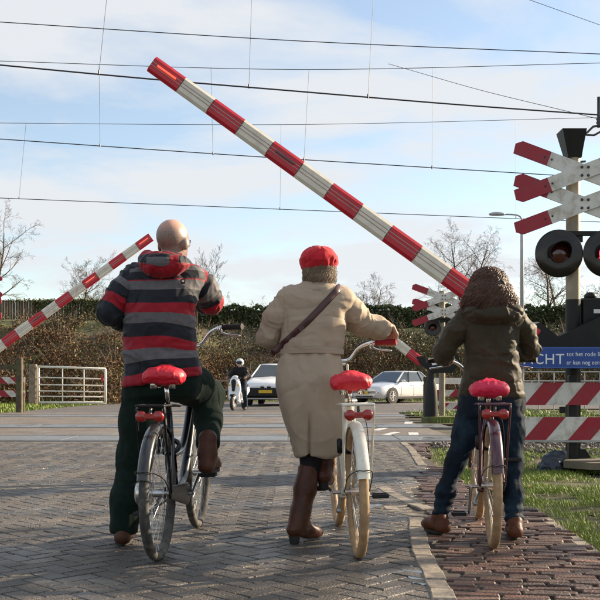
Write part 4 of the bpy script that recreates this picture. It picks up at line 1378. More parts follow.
def make_car(loc, rz, label, paint, bumper, zs=1.0, roof=1.42, wheel=0.32):
    root = empty('car', loc, label, 'car', None, (0, 0, rz))
    ST = [(2.26, .30, .66, .58, .63), (2.20, .22, .78, .64, .69), (2.05, .19, .85, .69, .745), (1.75, .18, .885, .74, .81), (1.35, .18, .90, .80, .87), (.9, .18, .905, .87, .935), (.4, .18, .91, .90, .94),
          (-.4, .18, .91, .92, .95), (-1.1, .18, .91, .94, .97), (-1.6, .18, .90, .95, 1.0), (-2.0, .22, .87, .94, 1.01), (-2.18, .30, .80, .90, .97), (-2.25, .42, .72, .82, .88)]
    m = MB(); vs = []
    for y, zb, w, belt, top in ST:
        zb, belt, top = zb * zs, belt * zs, top * zs
        half = [(0, zb), (w * .86, zb), (w * .97, zb + .10), (w, zb + .22), (w, belt - .16), (w * .985, belt - .06), (w * .93, belt + .02), (w * .74, top - .012), (0, top + .012)]
        ring = half + [(-a, b) for a, b in half[-2:0:-1]]
        vs += [(a, y, b) for a, b in ring]
    n = 16; fs = []
    for i in range(len(ST) - 1):
        for k in range(n):
            j = (k + 1) % n; fs.append((i * n + k, i * n + j, i * n + n + j, i * n + n + k))
    fs.append(tuple(range(n))); fs.append(tuple(range((len(ST) - 1) * n, len(ST) * n))[::-1])
    m.add(vs, fs)
    body = m.build('body', paint, root, True, auto=38)
    # cabin: glass block with a painted roof and pillars
    zb_, zr = .93 * zs, roof
    B = [(.80, .98), (.86, .2), (.865, -.8), (.80, -1.55)]
    T = [(.57, .22), (.62, -.1), (.62, -.75), (.55, -1.08)]
    m = MB(); k = len(B)
    V = [(x, y, zb_) for x, y in B] + [(-x, y, zb_) for x, y in B[::-1]] + [(x, y, zr - .055) for x, y in T] + [(-x, y, zr - .055) for x, y in T[::-1]]
    fs = [(i, (i + 1) % 8, 8 + (i + 1) % 8, 8 + i) for i in range(8)]
    m.add(V, fs); m.build('window', MAT['car_glass'], root)
    m = MB()
    V2 = [(x + .012, y + (.02 if i == 0 else (-.02 if i == 3 else 0)), zr - .058) for i, (x, y) in enumerate(T)]
    V2 = V2 + [(-x, y, z_) for x, y, z_ in V2[::-1]]
    V3 = [(x * .86, y * .93 - .03, zr - .006) for x, y, _ in V2]; V4 = [(x * .5, y * .7 - .12, zr + .004) for x, y, _ in V2]
    fs = [(i, (i + 1) % 8, 8 + (i + 1) % 8, 8 + i) for i in range(8)] + [(8 + i, 8 + (i + 1) % 8, 16 + (i + 1) % 8, 16 + i) for i in range(8)] + [tuple(range(16, 24))]
    m.add(V2 + V3 + V4, fs); m.build('roof', paint, root, True)
    for sd in (1, -1):
        for i in range(4):
            a = Vector((B[i][0] * sd * 1.003, B[i][1], zb_ - .02)); b = Vector((T[i][0] * sd * 1.01, T[i][1], zr - .05))
            m = MB(); m.tube([a, b], [.04, .03] if i in (0, 3) else [.032, .026], 6); m.build('pillar', paint if i in (0, 3) else MAT['black_plastic'], root)
    for yy in (1.38, -1.36):
        for sd in (1, -1):
            m = MB(); m.lathe([(.375, .0), (.375, .012)], (sd * .905, yy, wheel), (sd, 0, 0), 24); m.build('wheel_arch', MAT['black_plastic'], root)
            m = MB(); m.lathe([(.20, -.2), (wheel - .02, -.2), (wheel, -.17), (wheel, .0), (wheel - .02, .02), (.215, .02)], (sd * .91, yy, wheel), (sd, 0, 0), 24, False); w_ = m.build('tyre', MAT['tyre'], root, True, auto=40)
            m = MB(); m.lathe([(.215, .0), (.215, .018), (.20, .018), (.19, -.02)], (sd * .91, yy, wheel), (sd, 0, 0), 24, False)
            for q in range(8):
                a = q * math.pi / 4; d = Vector((0, math.cos(a), math.sin(a)))
                c = Vector((sd * .916, yy, wheel))
                m.tube([c + d * .03, c + d * .20], [.03, .024], 5)
            m.lathe([(.05, 0), (.05, .02), (.02, .026)], (sd * .912, yy, wheel), (sd, 0, 0), 12)
            m.build('rim', MAT['alloy'], w_, True, auto=40)
    for sd in (1, -1):
        m = MB(); m.bbox((sd * .56, 2.135, .625 * zs), (.36, .13, .13), .03, rotz(-sd * 14)); m.build('headlight', MAT['lamp_glass'], root)
        m = MB(); m.bbox((sd * .13, 2.235, .585 * zs), (.21, .06, .115), .025); gme = m.build('grille', MAT['black_plastic'], root)
        m = MB(); m.torus((sd * .13, 2.27, .585 * zs), (0, 1, 0), .085, .010, 20, 6, 1); m.build('grille_rim', MAT['chrome'], gme)
        m = MB(); m.bbox((sd * .98, .72, .97 * zs), (.17, .10, .12), .03); m.build('mirror', paint, root)
        m = MB(); m.bbox((sd * .62, 2.12, .30 * zs), (.22, .12, .08), .02); m.build('fog_light', MAT['black_plastic'], root)
        m = MB(); m.bbox((sd * .62, -2.16, .82 * zs), (.34, .12, .14), .03); m.build('tail_light', MAT['sign_red'], root)
        for yy in (-.12,):
            m = MB(); m.box((sd * .912, yy, .60), (.006, .012, .66)); m.build('door_gap', MAT['black_plastic'], root)
        for yy in (.78, -.98):
            m = MB(); m.box((sd * .910, yy, .62), (.006, .012, .56)); m.build('door_gap', MAT['black_plastic'], root)
        for yy in (.02, -.85):
            m = MB(); m.bbox((sd * .915, yy, .79 * zs), (.03, .18, .03), .006); m.build('door_handle', paint, root)
        m = MB(); m.box((sd * .90, 0, .24), (.025, 2.1, .08)); m.build('sill', MAT['black_plastic'], root)
    m = MB(); m.bbox((0, 2.20, .30 * zs), (1.0, .12, .09), .02); m.build('air_intake', MAT['black_plastic'], root)
    if bumper:
        m = MB(); m.bbox((0, 2.1, .42 * zs), (1.74, .46, .40), .08); m.build('bumper', MAT['black_plastic'], root)
    m = MB(); m.bbox((0, 2.285 if not bumper else 2.34, .45 * zs), (.52, .02, .115), .004); m.build('number_plate', MAT['plate_yellow'], root)
    return root
make_car((4.36, 43.1, 0), R(136), 'silver sedan turning in the street beyond the crossing', MAT['silver_paint'], False)
make_car((-1.0, 38.6, 0), R(172), 'white car with black bumper mostly hidden behind the beige coat', MAT['white_paint'], True, 1.22, 1.66)

# ================================================================== bicycles
pmat('rubber_grey', (0.045, 0.043, 0.041), 0.75, var=.3, scale=30, bump=.3, bscale=250, col2=(0.11, 0.10, 0.088), c2amt=.5, c2scale=14)
pmat('rubber_tan', (0.42, 0.27, 0.14), 0.75, var=.25, scale=40, bump=.4, bscale=300, col2=(0.30, 0.19, 0.10), c2amt=.45, c2scale=20)
pmat('rubber_cream', (0.36, 0.25, 0.14), 0.75, var=.25, scale=40, bump=.4, bscale=300, col2=(0.24, 0.16, 0.09), c2amt=.4, c2scale=20)
pmat('spoke_steel', (0.55, 0.55, 0.54), 0.3, metal=.9, var=.1)
pmat('hub_alloy', (0.62, 0.61, 0.60), 0.24, metal=.95, var=.12, scale=30)
pmat('frame_dark', (0.010, 0.013, 0.018), 0.3, spec=.35, var=.15, coat=.6)
pmat('fender_dark', (0.02, 0.021, 0.022), 0.3, metal=.2, var=.2, scale=14, coat=.5)
pmat('frame_white', (0.70, 0.67, 0.57), 0.34, var=.08, scale=16, coat=.4, col2=(.55, .5, .4), c2amt=.15, c2scale=20)
pmat('frame_plum', (0.055, 0.010, 0.022), 0.3, var=.15, coat=.6)
pmat('pink_rim', (0.62, 0.10, 0.16), 0.35, var=.12, coat=.3)
pmat('grip_black', (0.007, 0.007, 0.008), 0.65, var=.2, bump=.4, bscale=200)
pmat('light_red', (0.30, 0.008, 0.007), 0.2, var=.25, scale=50, coat=.6, bump=.3, bscale=260)
pmat('cover_red', (0.56, 0.010, 0.028), 0.5, var=.12, scale=18, bump=.35, bscale=60, bdist=.006)
pmat('cover_pink', (0.60, 0.014, 0.065), 0.5, var=.12, scale=18, bump=.35, bscale=60, bdist=.006)
pmat('case_black', (0.006, 0.006, 0.007), 0.35, spec=.3, var=.2)
pmat('grey_steel', (0.30, 0.30, 0.30), 0.35, metal=.7, var=.15)

pmat('glove_red', (0.34, 0.006, 0.020), 0.6, var=.15, scale=25, bump=.3, bscale=260)
def make_bike(label, loc, yaw, lean, frame, fender, tyre, rim, cover, sad_z, grip_z, crank, motor=False, front_rack=False, carrier_w=.15, carrier_z=.78, group='town bicycles of the three waiting cyclists', steer=0.0, fat=1.0, detail=True):
    root = empty('bicycle', loc, label, 'bicycle', group, (0, R(lean), R(-yaw)))
    H = Vector((0, 0, .345)); FH = Vector((0, 1.13, .345)); BB = Vector((0, .46, .29))
    def wheel(c, parent_name):
        m = MB()
        m.torus(c, (1, 0, 0), .311, .0115, 72, 8, 1.15)
        w = m.build('wheel', rim, root, True)
        m = MB()
        # tyre with shallow tread blocks
        n, k = 96, 10; vs, fs = [], []
        for i in range(n):
            t = 2 * math.pi * i / n; e = Vector((0, math.cos(t), math.sin(t)))
            for j in range(k):
                u = 2 * math.pi * j / k
                rr_ = .0235 + (.0012 if (i + j) % 2 and abs(u - 0) < 1.3 or (i + j) % 2 and u > 5 else 0)
                vs.append(c + e * (.3225 + rr_ * math.cos(u)) + Vector((rr_ * 1.05 * math.sin(u), 0, 0)))
        for i in range(n):
            for j in range(k):
                a, b = (i + 1) % n, (j + 1) % k; fs.append((i * k + j, i * k + b, a * k + b, a * k + j))
        m.add(vs, fs); m.build('tyre', tyre, w, True)
        m = MB()
        for s_ in range(32):
            a = 2 * math.pi * s_ / 32; a2 = a + (.42 if s_ % 4 < 2 else -.42); sd = .03 if s_ % 2 else -.03
            p = c + Vector((sd, math.cos(a2) * .028, math.sin(a2) * .028)); q = c + Vector((0, math.cos(a) * .303, math.sin(a) * .303))
            m.tube([p, q], .0014, 4, False)
        m.build('spokes', MAT['spoke_steel'], w, True)
        m = MB(); m.lathe([(.012, -.062), (.012, -.04), (.034, -.036), (.034, -.030), (.022, -.026), (.022, .026), (.034, .030), (.034, .036), (.012, .04), (.012, .062)], c, (1, 0, 0), 18); m.build('hub', MAT['hub_alloy'], w, True, auto=35)
        return w
    wr = wheel(H, 'rear'); wf = wheel(FH, 'front')
    if motor:
        m = MB(); m.lathe([(.03, 0), (.058, .006), (.062, .02), (.062, .075), (.05, .085), (.02, .09)], H + Vector((-.03, 0, 0)), (-1, 0, 0), 24); m.build('hub_drum', MAT['hub_alloy'], wr, True, auto=35)
    # mudguards
    def guard(c, a0, a1, rad, wid, name='mudguard'):
        m = MB(); n = 40; prof = [(-wid, -.020), (-wid * .92, -.006), (-wid * .6, .004), (0, .010), (wid * .6, .004), (wid * .92, -.006), (wid, -.020)]
        vs, fs = [], []
        for i in range(n + 1):
            t = R(a0 + (a1 - a0) * i / n); e = Vector((0, math.cos(t), math.sin(t)))
            for x, h in prof: vs.append(c + e * (rad + h) + Vector((x, 0, 0)))
            for x, h in prof[::-1]: vs.append(c + e * (rad + h - .0025) + Vector((x * .97, 0, 0)))
        k = 14
        for i in range(n):
            for j in range(k):
                b = (j + 1) % k; fs.append((i * k + j, i * k + b, i * k + k + b, i * k + k + j))
        fs.append(tuple(range(k))); fs.append(tuple(range(n * k, n * k + k))[::-1])
        m.add(vs, fs)
        return m.build(name, fender, root, True, auto=60)
    mg = guard(H, 12, 164, .362, .033)
    for s_ in (-1, 1):
        m = MB(); e = Vector((0, math.cos(R(158)), math.sin(R(158))))
        m.tube(spline([H + Vector((s_ * .066, -.01, .0)), H + Vector((s_ * .062, -.16, .09)), H + e * .372 + Vector((s_ * .036, 0, 0)), H + e * .376]), .003, 6); m.build('stay', MAT['bolt_dark'], mg, True)
    mf = guard(FH, 40, 200, .362, .030)
    # frame
    st_top = BB + Vector((0, -.205, .50)); hb, ht = Vector((0, .955, .70)), Vector((0, .905, .88))
    m = MB(); f = fat
    m.tube([BB, st_top], .0165, 12)
    m.tube([hb, ht], .019, 12)
    m.tube(spline([hb + Vector((0, -.005, .03)), (0, .80, .50), (0, .64, .36), BB + Vector((0, .01, .02))], 8), .0185 * f, 12)
    m.tube(spline([ht + Vector((0, 0, -.03)), (0, .78, .66), (0, .60, .53), BB + Vector((0, -.09, .22))], 8), .0145 * f, 12)
    for s_ in (-1, 1):
        m.tube(spline([BB + Vector((s_ * .03, 0, 0)), BB + Vector((s_ * .045, -.14, .01)), H + Vector((s_ * .064, 0, 0))]), .0095, 8)
        m.tube(spline([st_top + Vector((s_ * .012, .012, -.04)), H + Vector((s_ * .05, .13, .22)), H + Vector((s_ * .064, 0, 0))]), .0075, 8)
    m.lathe([(.022, -.036), (.022, .036)], BB, (1, 0, 0), 14)
    m.build('frame', frame, root, True, auto=45)
    # fork
    m = MB()
    for s_ in (-1, 1):
        m.tube(spline([hb + Vector((s_ * .012, .0, -.01)), hb + Vector((s_ * .045, .03, -.07)), (s_ * .052, 1.06, .50), FH + Vector((s_ * .055, 0, 0))]), [.013] * 12 + [.012, .011, .010, .010, .009, .009, .009][:7] if False else .0115, 8)
    m.build('fork', frame, root, True)
    # seat post and saddle
    m = MB(); sp = st_top + (st_top - BB).normalized() * max(.05, (sad_z - .05 - st_top.z) * 1.08); m.tube([st_top, sp], .0125, 10); m.build('seat_post', MAT['chrome'], root, True)
    s = SDF(.006); sc_ = Vector((0, sp.y - .01, sad_z))
    s.ell(sc_ + Vector((-.046, -.045, 0)), (.066, .095, .038), None, .05); s.ell(sc_ + Vector((.046, -.045, 0)), (.066, .095, .038), None, .05); s.ell(sc_ + Vector((0, -.05, .004)), (.085, .09, .034), None, .03)
    s.cone(sc_ + Vector((0, .0, .004)), sc_ + Vector((0, .15, .008)), .042, .026, .05); s.box(sc_ + Vector((0, -.03, -.022)), (.10, .09, .02), None, .018, .03)
    s.mesh('saddle', cover, root, disp=folds(.0045, (22, 18, 26), int(sad_z * 1000), .6))
    m = MB()
    for s_ in (-1, 1):
        m.tube(spline([sc_ + Vector((s_ * .055, -.09, -.045)), sc_ + Vector((s_ * .03, -.02, -.062)), sc_ + Vector((s_ * .015, .12, -.03))]), .0042, 6)
        m.lathe([(.018, 0), (.018, .045)], sc_ + Vector((s_ * .05, -.08, -.07)), (0, 0, 1), 10)
    m.build('saddle_springs', MAT['chrome'], root, True)
    # rear carrier
    cw, cz = carrier_w / 2, carrier_z; m = MB()
    m.tube(spline([(-cw, .22, cz - .01), (-cw, .0, cz), (-cw, -.16, cz), (-cw + .015, -.185, cz), (cw - .015, -.185, cz), (cw, -.16, cz), (cw, 0, cz), (cw, .22, cz - .01)], 5), .0068, 8)
    for s_ in (-1, 1):
        m.tube(spline([(s_ * cw, -.17, cz - .002), (s_ * cw, -.172, cz - .05), (s_ * .072, -.06, H.z + .14), (s_ * .068, 0, H.z)], 5), .006, 8)
        m.tube([(s_ * cw * .4, -.18, cz + .001), (s_ * cw * .4, .24, cz - .008)], .004, 6)
    m.tube([(-cw, .05, cz), (cw, .05, cz)], .005, 6); m.tube([(-cw, .22, cz - .01), (cw, .22, cz - .01)], .005, 6)
    m.tube([(0, .22, cz - .01), (0, st_top.y + .01, cz - .03)], .006, 6)
    m.build('carrier', frame if not motor else MAT['black_metal'], root, True)
    # double round tail light
    lz = cz - .052; ly = -.205
    m = MB(); m.bbox((0, ly + .02, lz), (.080, .026, .030), .006); lt = m.build('tail_light', MAT['light_red'], root)
    for s_ in (-1, 1):
        m = MB(); m.lathe([(.001, -.009), (.016, -.007), (.026, -.001), (.0285, .006), (.0285, .022), (.02, .03)], (s_ * .044, ly + .012, lz), (0, 1, 0), 22, True); m.build('lens', MAT['light_red'], lt, True, auto=50)
    m = MB(); m.tube([(0, ly + .03, lz), (0, -.16, cz - .01)], .008, 6); m.build('light_bracket', MAT['bolt_dark'], lt)
    # handlebar
    stem = ht + (ht - hb).normalized() * max(.06, (grip_z - .10 - ht.z))
    m = MB(); m.tube([ht, stem], .0125, 10); m.build('stem', MAT['chrome'], root, True)
    Mh = Matrix.Translation(stem) @ Matrix.Rotation(R(steer), 4, 'Z') @ Matrix.Translation(-stem)
    def hv(p): return Mh @ Vector(p)
    m = MB(); half = [(0, stem.y + .01, stem.z), (.07, stem.y + .03, stem.z + .01), (.13, stem.y + .02, grip_z - .03), (.19, stem.y - .03, grip_z - .002), (.23, stem.y - .06, grip_z), (.335, stem.y - .105, grip_z)]
    P = [(-x, y, z_) for x, y, z_ in half[:0:-1]] + half
    m.tube(spline([hv(p) for p in P], 6), .011, 10); hbar = m.build('handlebar', MAT['chrome'], root, True)
    for s_ in (-1, 1):
        a, b = hv((s_ * .225, stem.y - .058, grip_z)), hv((s_ * .345, stem.y - .11, grip_z)); d = b - a
        m = MB(); m.tube([a, a + d * .06, a + d * .08, a + d * .94, a + d * .97, b], [.020, .020, .0165, .0175, .021, .019], 12); m.build('grip', MAT['glove_red'] if front_rack else MAT['grip_black'], hbar, True, auto=50)
        m = MB(); q = a - d * .25
        m.tube([q, q + Vector((s_ * .01, .02, -.03))], .014, 8)
        m.tube(spline([q + Vector((s_ * .01, .02, -.028)), q + Vector((s_ * .05, .035, -.04)), q + Vector((s_ * .13, -.005, -.052))]), [.007] * 4 + [.006] * 9, 6); m.build('brake_lever', MAT['chrome'], hbar, True)
        m = MB(); m.tube(spline([q + Vector((0, .02, -.02)), q + Vector((-s_ * .05, .12, .0)), (s_ * .03, stem.y + .10, stem.z - .08), (s_ * .01, hb.y + .05, hb.z)], 6), .003, 5); m.build('cable', MAT['grip_black'], hbar, True)
    # drivetrain
    s = SDF(.008); s.cone(BB + Vector((.06, 0, 0)), H + Vector((.06, .02, 0)), .066, .038, .01, 'add', ((1, 0, 0), .28)); s.mesh('chain_case', MAT['case_black'] if not front_rack else frame, root)
    for s_, an in ((1, crank), (-1, crank + 180)):
        e = Vector((0, math.cos(R(an)), math.sin(R(an)))); x = s_ * .088
        a, b = BB + Vector((x, 0, 0)), BB + Vector((x + s_ * .012, 0, 0)) + e * .17
        m = MB(); m.tube([BB + Vector((0, 0, 0)), a], .011, 8); m.tube([a, b], [.013, .010], 8, True); ck = m.build('crank', MAT['hub_alloy'], root, True, auto=50)
        pc = b + Vector((s_ * .06, 0, 0)); m = MB()
        for dy_ in (-.036, .036): m.bbox(pc + Vector((0, dy_, 0)), (.092, .018, .022), .004)
        for dx_ in (-.04, .04): m.bbox(pc + Vector((dx_, 0, 0)), (.012, .066, .018), .003)
        pd = m.build('pedal', MAT['grip_black'], root)
        m = MB(); m.tube([b, pc + Vector((s_ * .035, 0, 0))], .007, 8); m.bbox(pc, (.06, .010, .012), .002); m.build('spindle', MAT['hub_alloy'], pd)
    # kickstand folded up, ring lock
    m = MB(); m.tube(spline([BB + Vector((-.045, -.06, -.03)), BB + Vector((-.075, -.20, -.055)), BB + Vector((-.085, -.33, -.06))]), .008, 8); m.lathe([(.014, 0), (.016, .03)], BB + Vector((-.086, -.345, -.06)), (0, 1, 0), 8); m.build('kickstand', MAT['grey_steel'], root, True)
    m = MB(); t = R(38); c = H + Vector((0, math.cos(t) * .36, math.sin(t) * .36)); m.torus(c, (0, -math.sin(t), math.cos(t)), .052, .011, 24, 8, 1.6); m.bbox(c + Vector((-.058, 0, 0)), (.03, .045, .085), .008); m.build('ring_lock', MAT['case_black'], root, True, auto=50)
    if front_rack:
        m = MB()
        m.tube(spline([(-.075, 1.02, .84), (-.075, 1.05, 1.0), (-.06, 1.055, 1.03), (.06, 1.055, 1.03), (.075, 1.05, 1.0), (.075, 1.02, .84)], 5), .008, 8)
        m.tube(spline([(-.12, 1.0, .80), (-.12, 1.28, .80), (.12, 1.28, .80), (.12, 1.0, .80)], 4), .008, 8)
        for s_ in (-1, 1): m.tube([(s_ * .12, 1.14, .80), (s_ * .07, 1.13, .36)], .006, 6); m.tube([(s_ * .12, 1.0, .80), (s_ * .02, .95, .80)], .006, 6)
        m.build('front_rack', frame, root, True)
    # wiring to lamp
    m = MB(); m.tube(spline([(.03, -.16, lz), (.05, -.12, .66), (.06, -.03, .5), (.05, .05, .36)], 6), .0022, 5); m.build('wire', MAT['grip_black'], root, True)
    return root

B1 = make_bike('dark town bicycle with red saddle cover under the man in the striped jacket', (-.730, 4.915, 0), 4.2, -0.4, MAT['frame_dark'], MAT['fender_dark'], MAT['rubber_grey'], MAT['hub_alloy'], MAT['cover_red'], .955, 1.245, 33, True, False, .14, .80, fat=1.5)
B2 = make_bike('cream white town bicycle with tan tyres beside the woman in the beige coat', (.307, 4.99, 0), -3.0, -1.4, MAT['frame_white'], MAT['frame_white'], MAT['rubber_tan'], MAT['frame_white'], MAT['cover_red'], .925, 1.155, 182, False, True, .155, .805)
B3 = make_bike('plum coloured bicycle with pink rims under the curly haired cyclist', (1.070, 5.27, 0), 6.6, -.3, MAT['frame_plum'], MAT['frame_plum'], MAT['rubber_cream'], MAT['pink_rim'], MAT['cover_pink'], .885, 1.06, 100, False, False, .16, .80)

B4 = copy_tree(B2)
B4.location = (at(287, 0, 33.5).x, 33.5, 0); B4.rotation_euler = (0, R(-3), R(180 + 18))
B4['label'] = 'far white bicycle facing the camera beside the beige coat, only its wheel showing'; B4['group'] = 'bicycles beyond the crossing'

# ================================================================== people
pmat('skin', (0.50, 0.28, 0.20), 0.5, var=.1, scale=30, bump=.1, bscale=300)
pmat('trouser_green', (0.008, 0.017, 0.013), 0.9, wrinkle=.5, spec=.1, var=.25, scale=20, bump=.3, bscale=350, sheen=.04)
pmat('coat_beige', (0.36, 0.285, 0.21), 0.72, spec=.25, wrinkle=.9, wscale=7, var=.08, scale=10, bump=.25, bscale=500, sheen=.1, col2=(.33, .265, .20), c2amt=.3, c2scale=5)
pmat('coat_seam', (0.16, 0.12, 0.08), 0.8, var=.1)
pmat('strap_leather', (0.055, 0.018, 0.017), 0.4, var=.2, scale=30)
pmat('beret_red', (0.52, 0.008, 0.020), 0.85, var=.15, scale=25, bump=.3, bscale=300, sheen=.1)
pmat('stocking', (0.012, 0.012, 0.015), 0.75, spec=.2, var=.2, bump=.3, bscale=400)
pmat('boot_brown', (0.062, 0.020, 0.010), 0.42, spec=.3, var=.3, scale=14, col2=(.05, .018, .01), c2amt=.45, c2scale=10, bump=.2, bscale=90)
pmat('boot_tan', (0.085, 0.028, 0.012), 0.5, spec=.25, var=.3, scale=16, col2=(.10, .035, .018), c2amt=.45, c2scale=12, bump=.2, bscale=120)
pmat('boot_mid', (0.065, 0.022, 0.011), 0.5, spec=.25, var=.3, scale=16, col2=(.07, .025, .015), c2amt=.45, c2scale=12, bump=.2, bscale=120)
pmat('sole_dark', (0.018, 0.016, 0.015), 0.7, var=.2)
pmat('jacket_olive', (0.032, 0.026, 0.013), 0.60, wrinkle=.6, wscale=8, spec=.18, var=.12, scale=14, bump=.25, bscale=450, sheen=.1, col2=(.045, .037, .024), c2amt=.35, c2scale=6)
pmat('denim', (0.006, 0.014, 0.026), 0.75, wrinkle=.5, wscale=9, spec=.15, var=.25, scale=12, bump=.35, bscale=600, col2=(.015, .036, .058), c2amt=.4, c2scale=5)
pmat('hair_brown', (0.060, 0.026, 0.014), 0.45, var=.25, scale=20, island=.4, col2=(.095, .042, .022), c2amt=.4)
pmat('hair_ash', (0.22, 0.155, 0.10), 0.5, var=.25, scale=20, island=.4, col2=(.30, .24, .17), c2amt=.4)
pmat('black_cloth', (0.014, 0.014, 0.016), 0.8, spec=.2, var=.2, bump=.3, bscale=300)
pmat('helmet_silver', (0.55, 0.58, 0.62), 0.2, var=.1, coat=.8)
pmat('visor_dark', (0.03, 0.03, 0.035), 0.06, var=.1, coat=.5)
pmat('eye_white', (0.7, 0.68, 0.64), 0.2, var=.02)

# skin that turns to cropped grey hair where the attribute says so
def stubble_skin():
    m = pmat('skin_stubble', (0.55, 0.31, 0.23), 0.42, var=.10, scale=30, bump=.12, bscale=350)
    n = m.node_tree.nodes; l = m.node_tree.links; b = n['Principled BSDF']
    src = b.inputs['Base Color'].links[0].from_socket
    a = n.new('ShaderNodeAttribute'); a.attribute_name = 'stubble'
    nz = n.new('ShaderNodeTexNoise'); nz.inputs['Scale'].default_value = 260; nz.inputs['Detail'].default_value = 3
    tcx = n.new('ShaderNodeTexCoord'); l.new(tcx.outputs['Object'], nz.inputs['Vector'])
    mm = n.new('ShaderNodeMath'); mm.operation = 'MULTIPLY_ADD'; mm.inputs[2].default_value = 0.0
    sb = n.new('ShaderNodeMapRange'); sb.inputs[1].default_value = .3; sb.inputs[2].default_value = .7; sb.inputs[3].default_value = .45; sb.inputs[4].default_value = 1.15
    l.new(nz.outputs[0], sb.inputs[0]); l.new(a.outputs['Fac'], mm.inputs[0]); l.new(sb.outputs[0], mm.inputs[1]); mm.use_clamp = True
    mx = n.new('ShaderNodeMix'); mx.data_type = 'RGBA'; l.new(mm.outputs[0], mx.inputs[0]); l.new(src, mx.inputs[6]); mx.inputs[7].default_value = (.13, .108, .098, 1)
    l.new(mx.outputs[2], b.inputs['Base Color'])
    return m
stubble_skin()

V3 = Vector
def add_head(s, c, yaw, sc=1.0, nod=0):
    M = Matrix.Rotation(R(yaw), 3, 'Z') @ Matrix.Rotation(R(nod), 3, 'X')     # face looks along +Y before the turn
    def q(x, y, z): return c + M @ V3((x, y, z)) * sc
    s.ell(q(0, -.012, .028), (.078 * sc, .098 * sc, .090 * sc), M, .02)
    s.ell(q(0, .030, -.035), (.060 * sc, .066 * sc, .085 * sc), M, .03)
    s.ell(q(0, .060, -.085), (.034 * sc, .030 * sc, .026 * sc), M, .03)
    s.cone(q(0, .092, .005), q(0, .112, -.030), .010 * sc, .015 * sc, .02)
    s.ell(q(0, .086, -.062), (.026 * sc, .012 * sc, .011 * sc), M, .012)
    for sd in (-1, 1):
        s.ell(q(sd * .079, -.004, -.012), (.013 * sc, .023 * sc, .036 * sc), M @ Matrix.Rotation(R(-sd * 18), 3, 'Z'), .008)
        s.ell(q(sd * .031, .092, .006), (.015 * sc, .010 * sc, .010 * sc), M, .012, 'sub')
    return q

def add_hand(s, B, A, up, back, wrist, r=.0092, mir=1):
    B, A, up, back = V3(B), V3(A).normalized(), V3(up).normalized(), V3(back).normalized()
    for i, (a, k) in enumerate(((-.033, .86), (-.011, .98), (.011, 1.0), (.033, .92))):
        o = B + A * a * mir
        P = [o + back * .034 + up * .034, o - back * .010 * k + up * .036, o - back * .036 * k + up * .006, o - back * .022 * k - up * .024, o + back * .006 - up * .026]
        s.chain([tuple(p) for p in P], [r * 1.1, r * 1.05, r, r * .95, r * .85], .006)
    M = Matrix((A, back, up)).transposed()
    s.box(B + back * .058 + up * .032, (.042, .042, .015), M, .013, .012)
    t0 = B + A * .040 * mir + back * .075 + up * .020
    s.chain([tuple(t0), tuple(B + A * .056 * mir + back * .035 + up * .004), tuple(B + A * .050 * mir + back * .006 - up * .016), tuple(B + A * .034 * mir - back * .016 - up * .024)], [.015, .0125, .011, .0095], .008)
    s.chain([tuple(B + back * .085 + up * .030), tuple(wrist)], [.026, .027], .02)

def add_boot(s, ankle, fwd, sole, Lf=.27, w=.045, r_ank=.045, heel_h=0.0):
    f = V3((fwd[0], fwd[1], 0)).normalized(); a = V3(ankle); sd = V3((f.y, -f.x, 0))
    heel = V3((a.x, a.y, sole + .035 + heel_h)) - f * .045
    ball = V3((a.x, a.y, sole + .034)) + f * (Lf * .48); toe = V3((a.x, a.y, sole + .028)) + f * (Lf * .68)
    s.cone(a + V3((0, 0, .02)), heel, r_ank, .040, .03); s.cone(a, ball, r_ank * .9, w * .82, .04); s.cone(heel, ball, .038, w, .03, 'add'); s.cone(ball, toe, w, .030, .03)
    lo = (a.x - .5, a.y - .5, sole - .2); hi = (a.x + .5, a.y + .5, sole + .001)
    s.half((a.x, a.y, sole + .004), (0, 0, -1), lo, hi)
    return f, sd, heel, toe

def sole_part(name, ankle, fwd, sole, Lf, w, mat, root, heel=None):
    f = V3((fwd[0], fwd[1], 0)).normalized(); a = V3(ankle); sd = V3((f.y, -f.x, 0)); o0 = root.location
    out = []
    for k in range(28):
        t = 2 * math.pi * k / 28
        y = Lf * (.29 + .50 * math.cos(t)) * .92; ww = (w + .004) * (1.0 if math.cos(t) > -.2 else .86) * math.sin(t) * (1 - .12 * max(0, math.cos(t)) ** 3)
        out.append((ww, y))
    m = MB(); m.prism([(x, y) for x, y in out], V3((a.x, a.y, sole + .008)) - o0, sd, f, .018)
    if heel: m.bbox(V3((a.x, a.y, sole - heel / 2 + .0)) - f * .04 - o0, (.06, .06, heel), .008, Matrix((sd, f, V3((0, 0, 1)))).transposed())
    return m.build(name, mat, root)

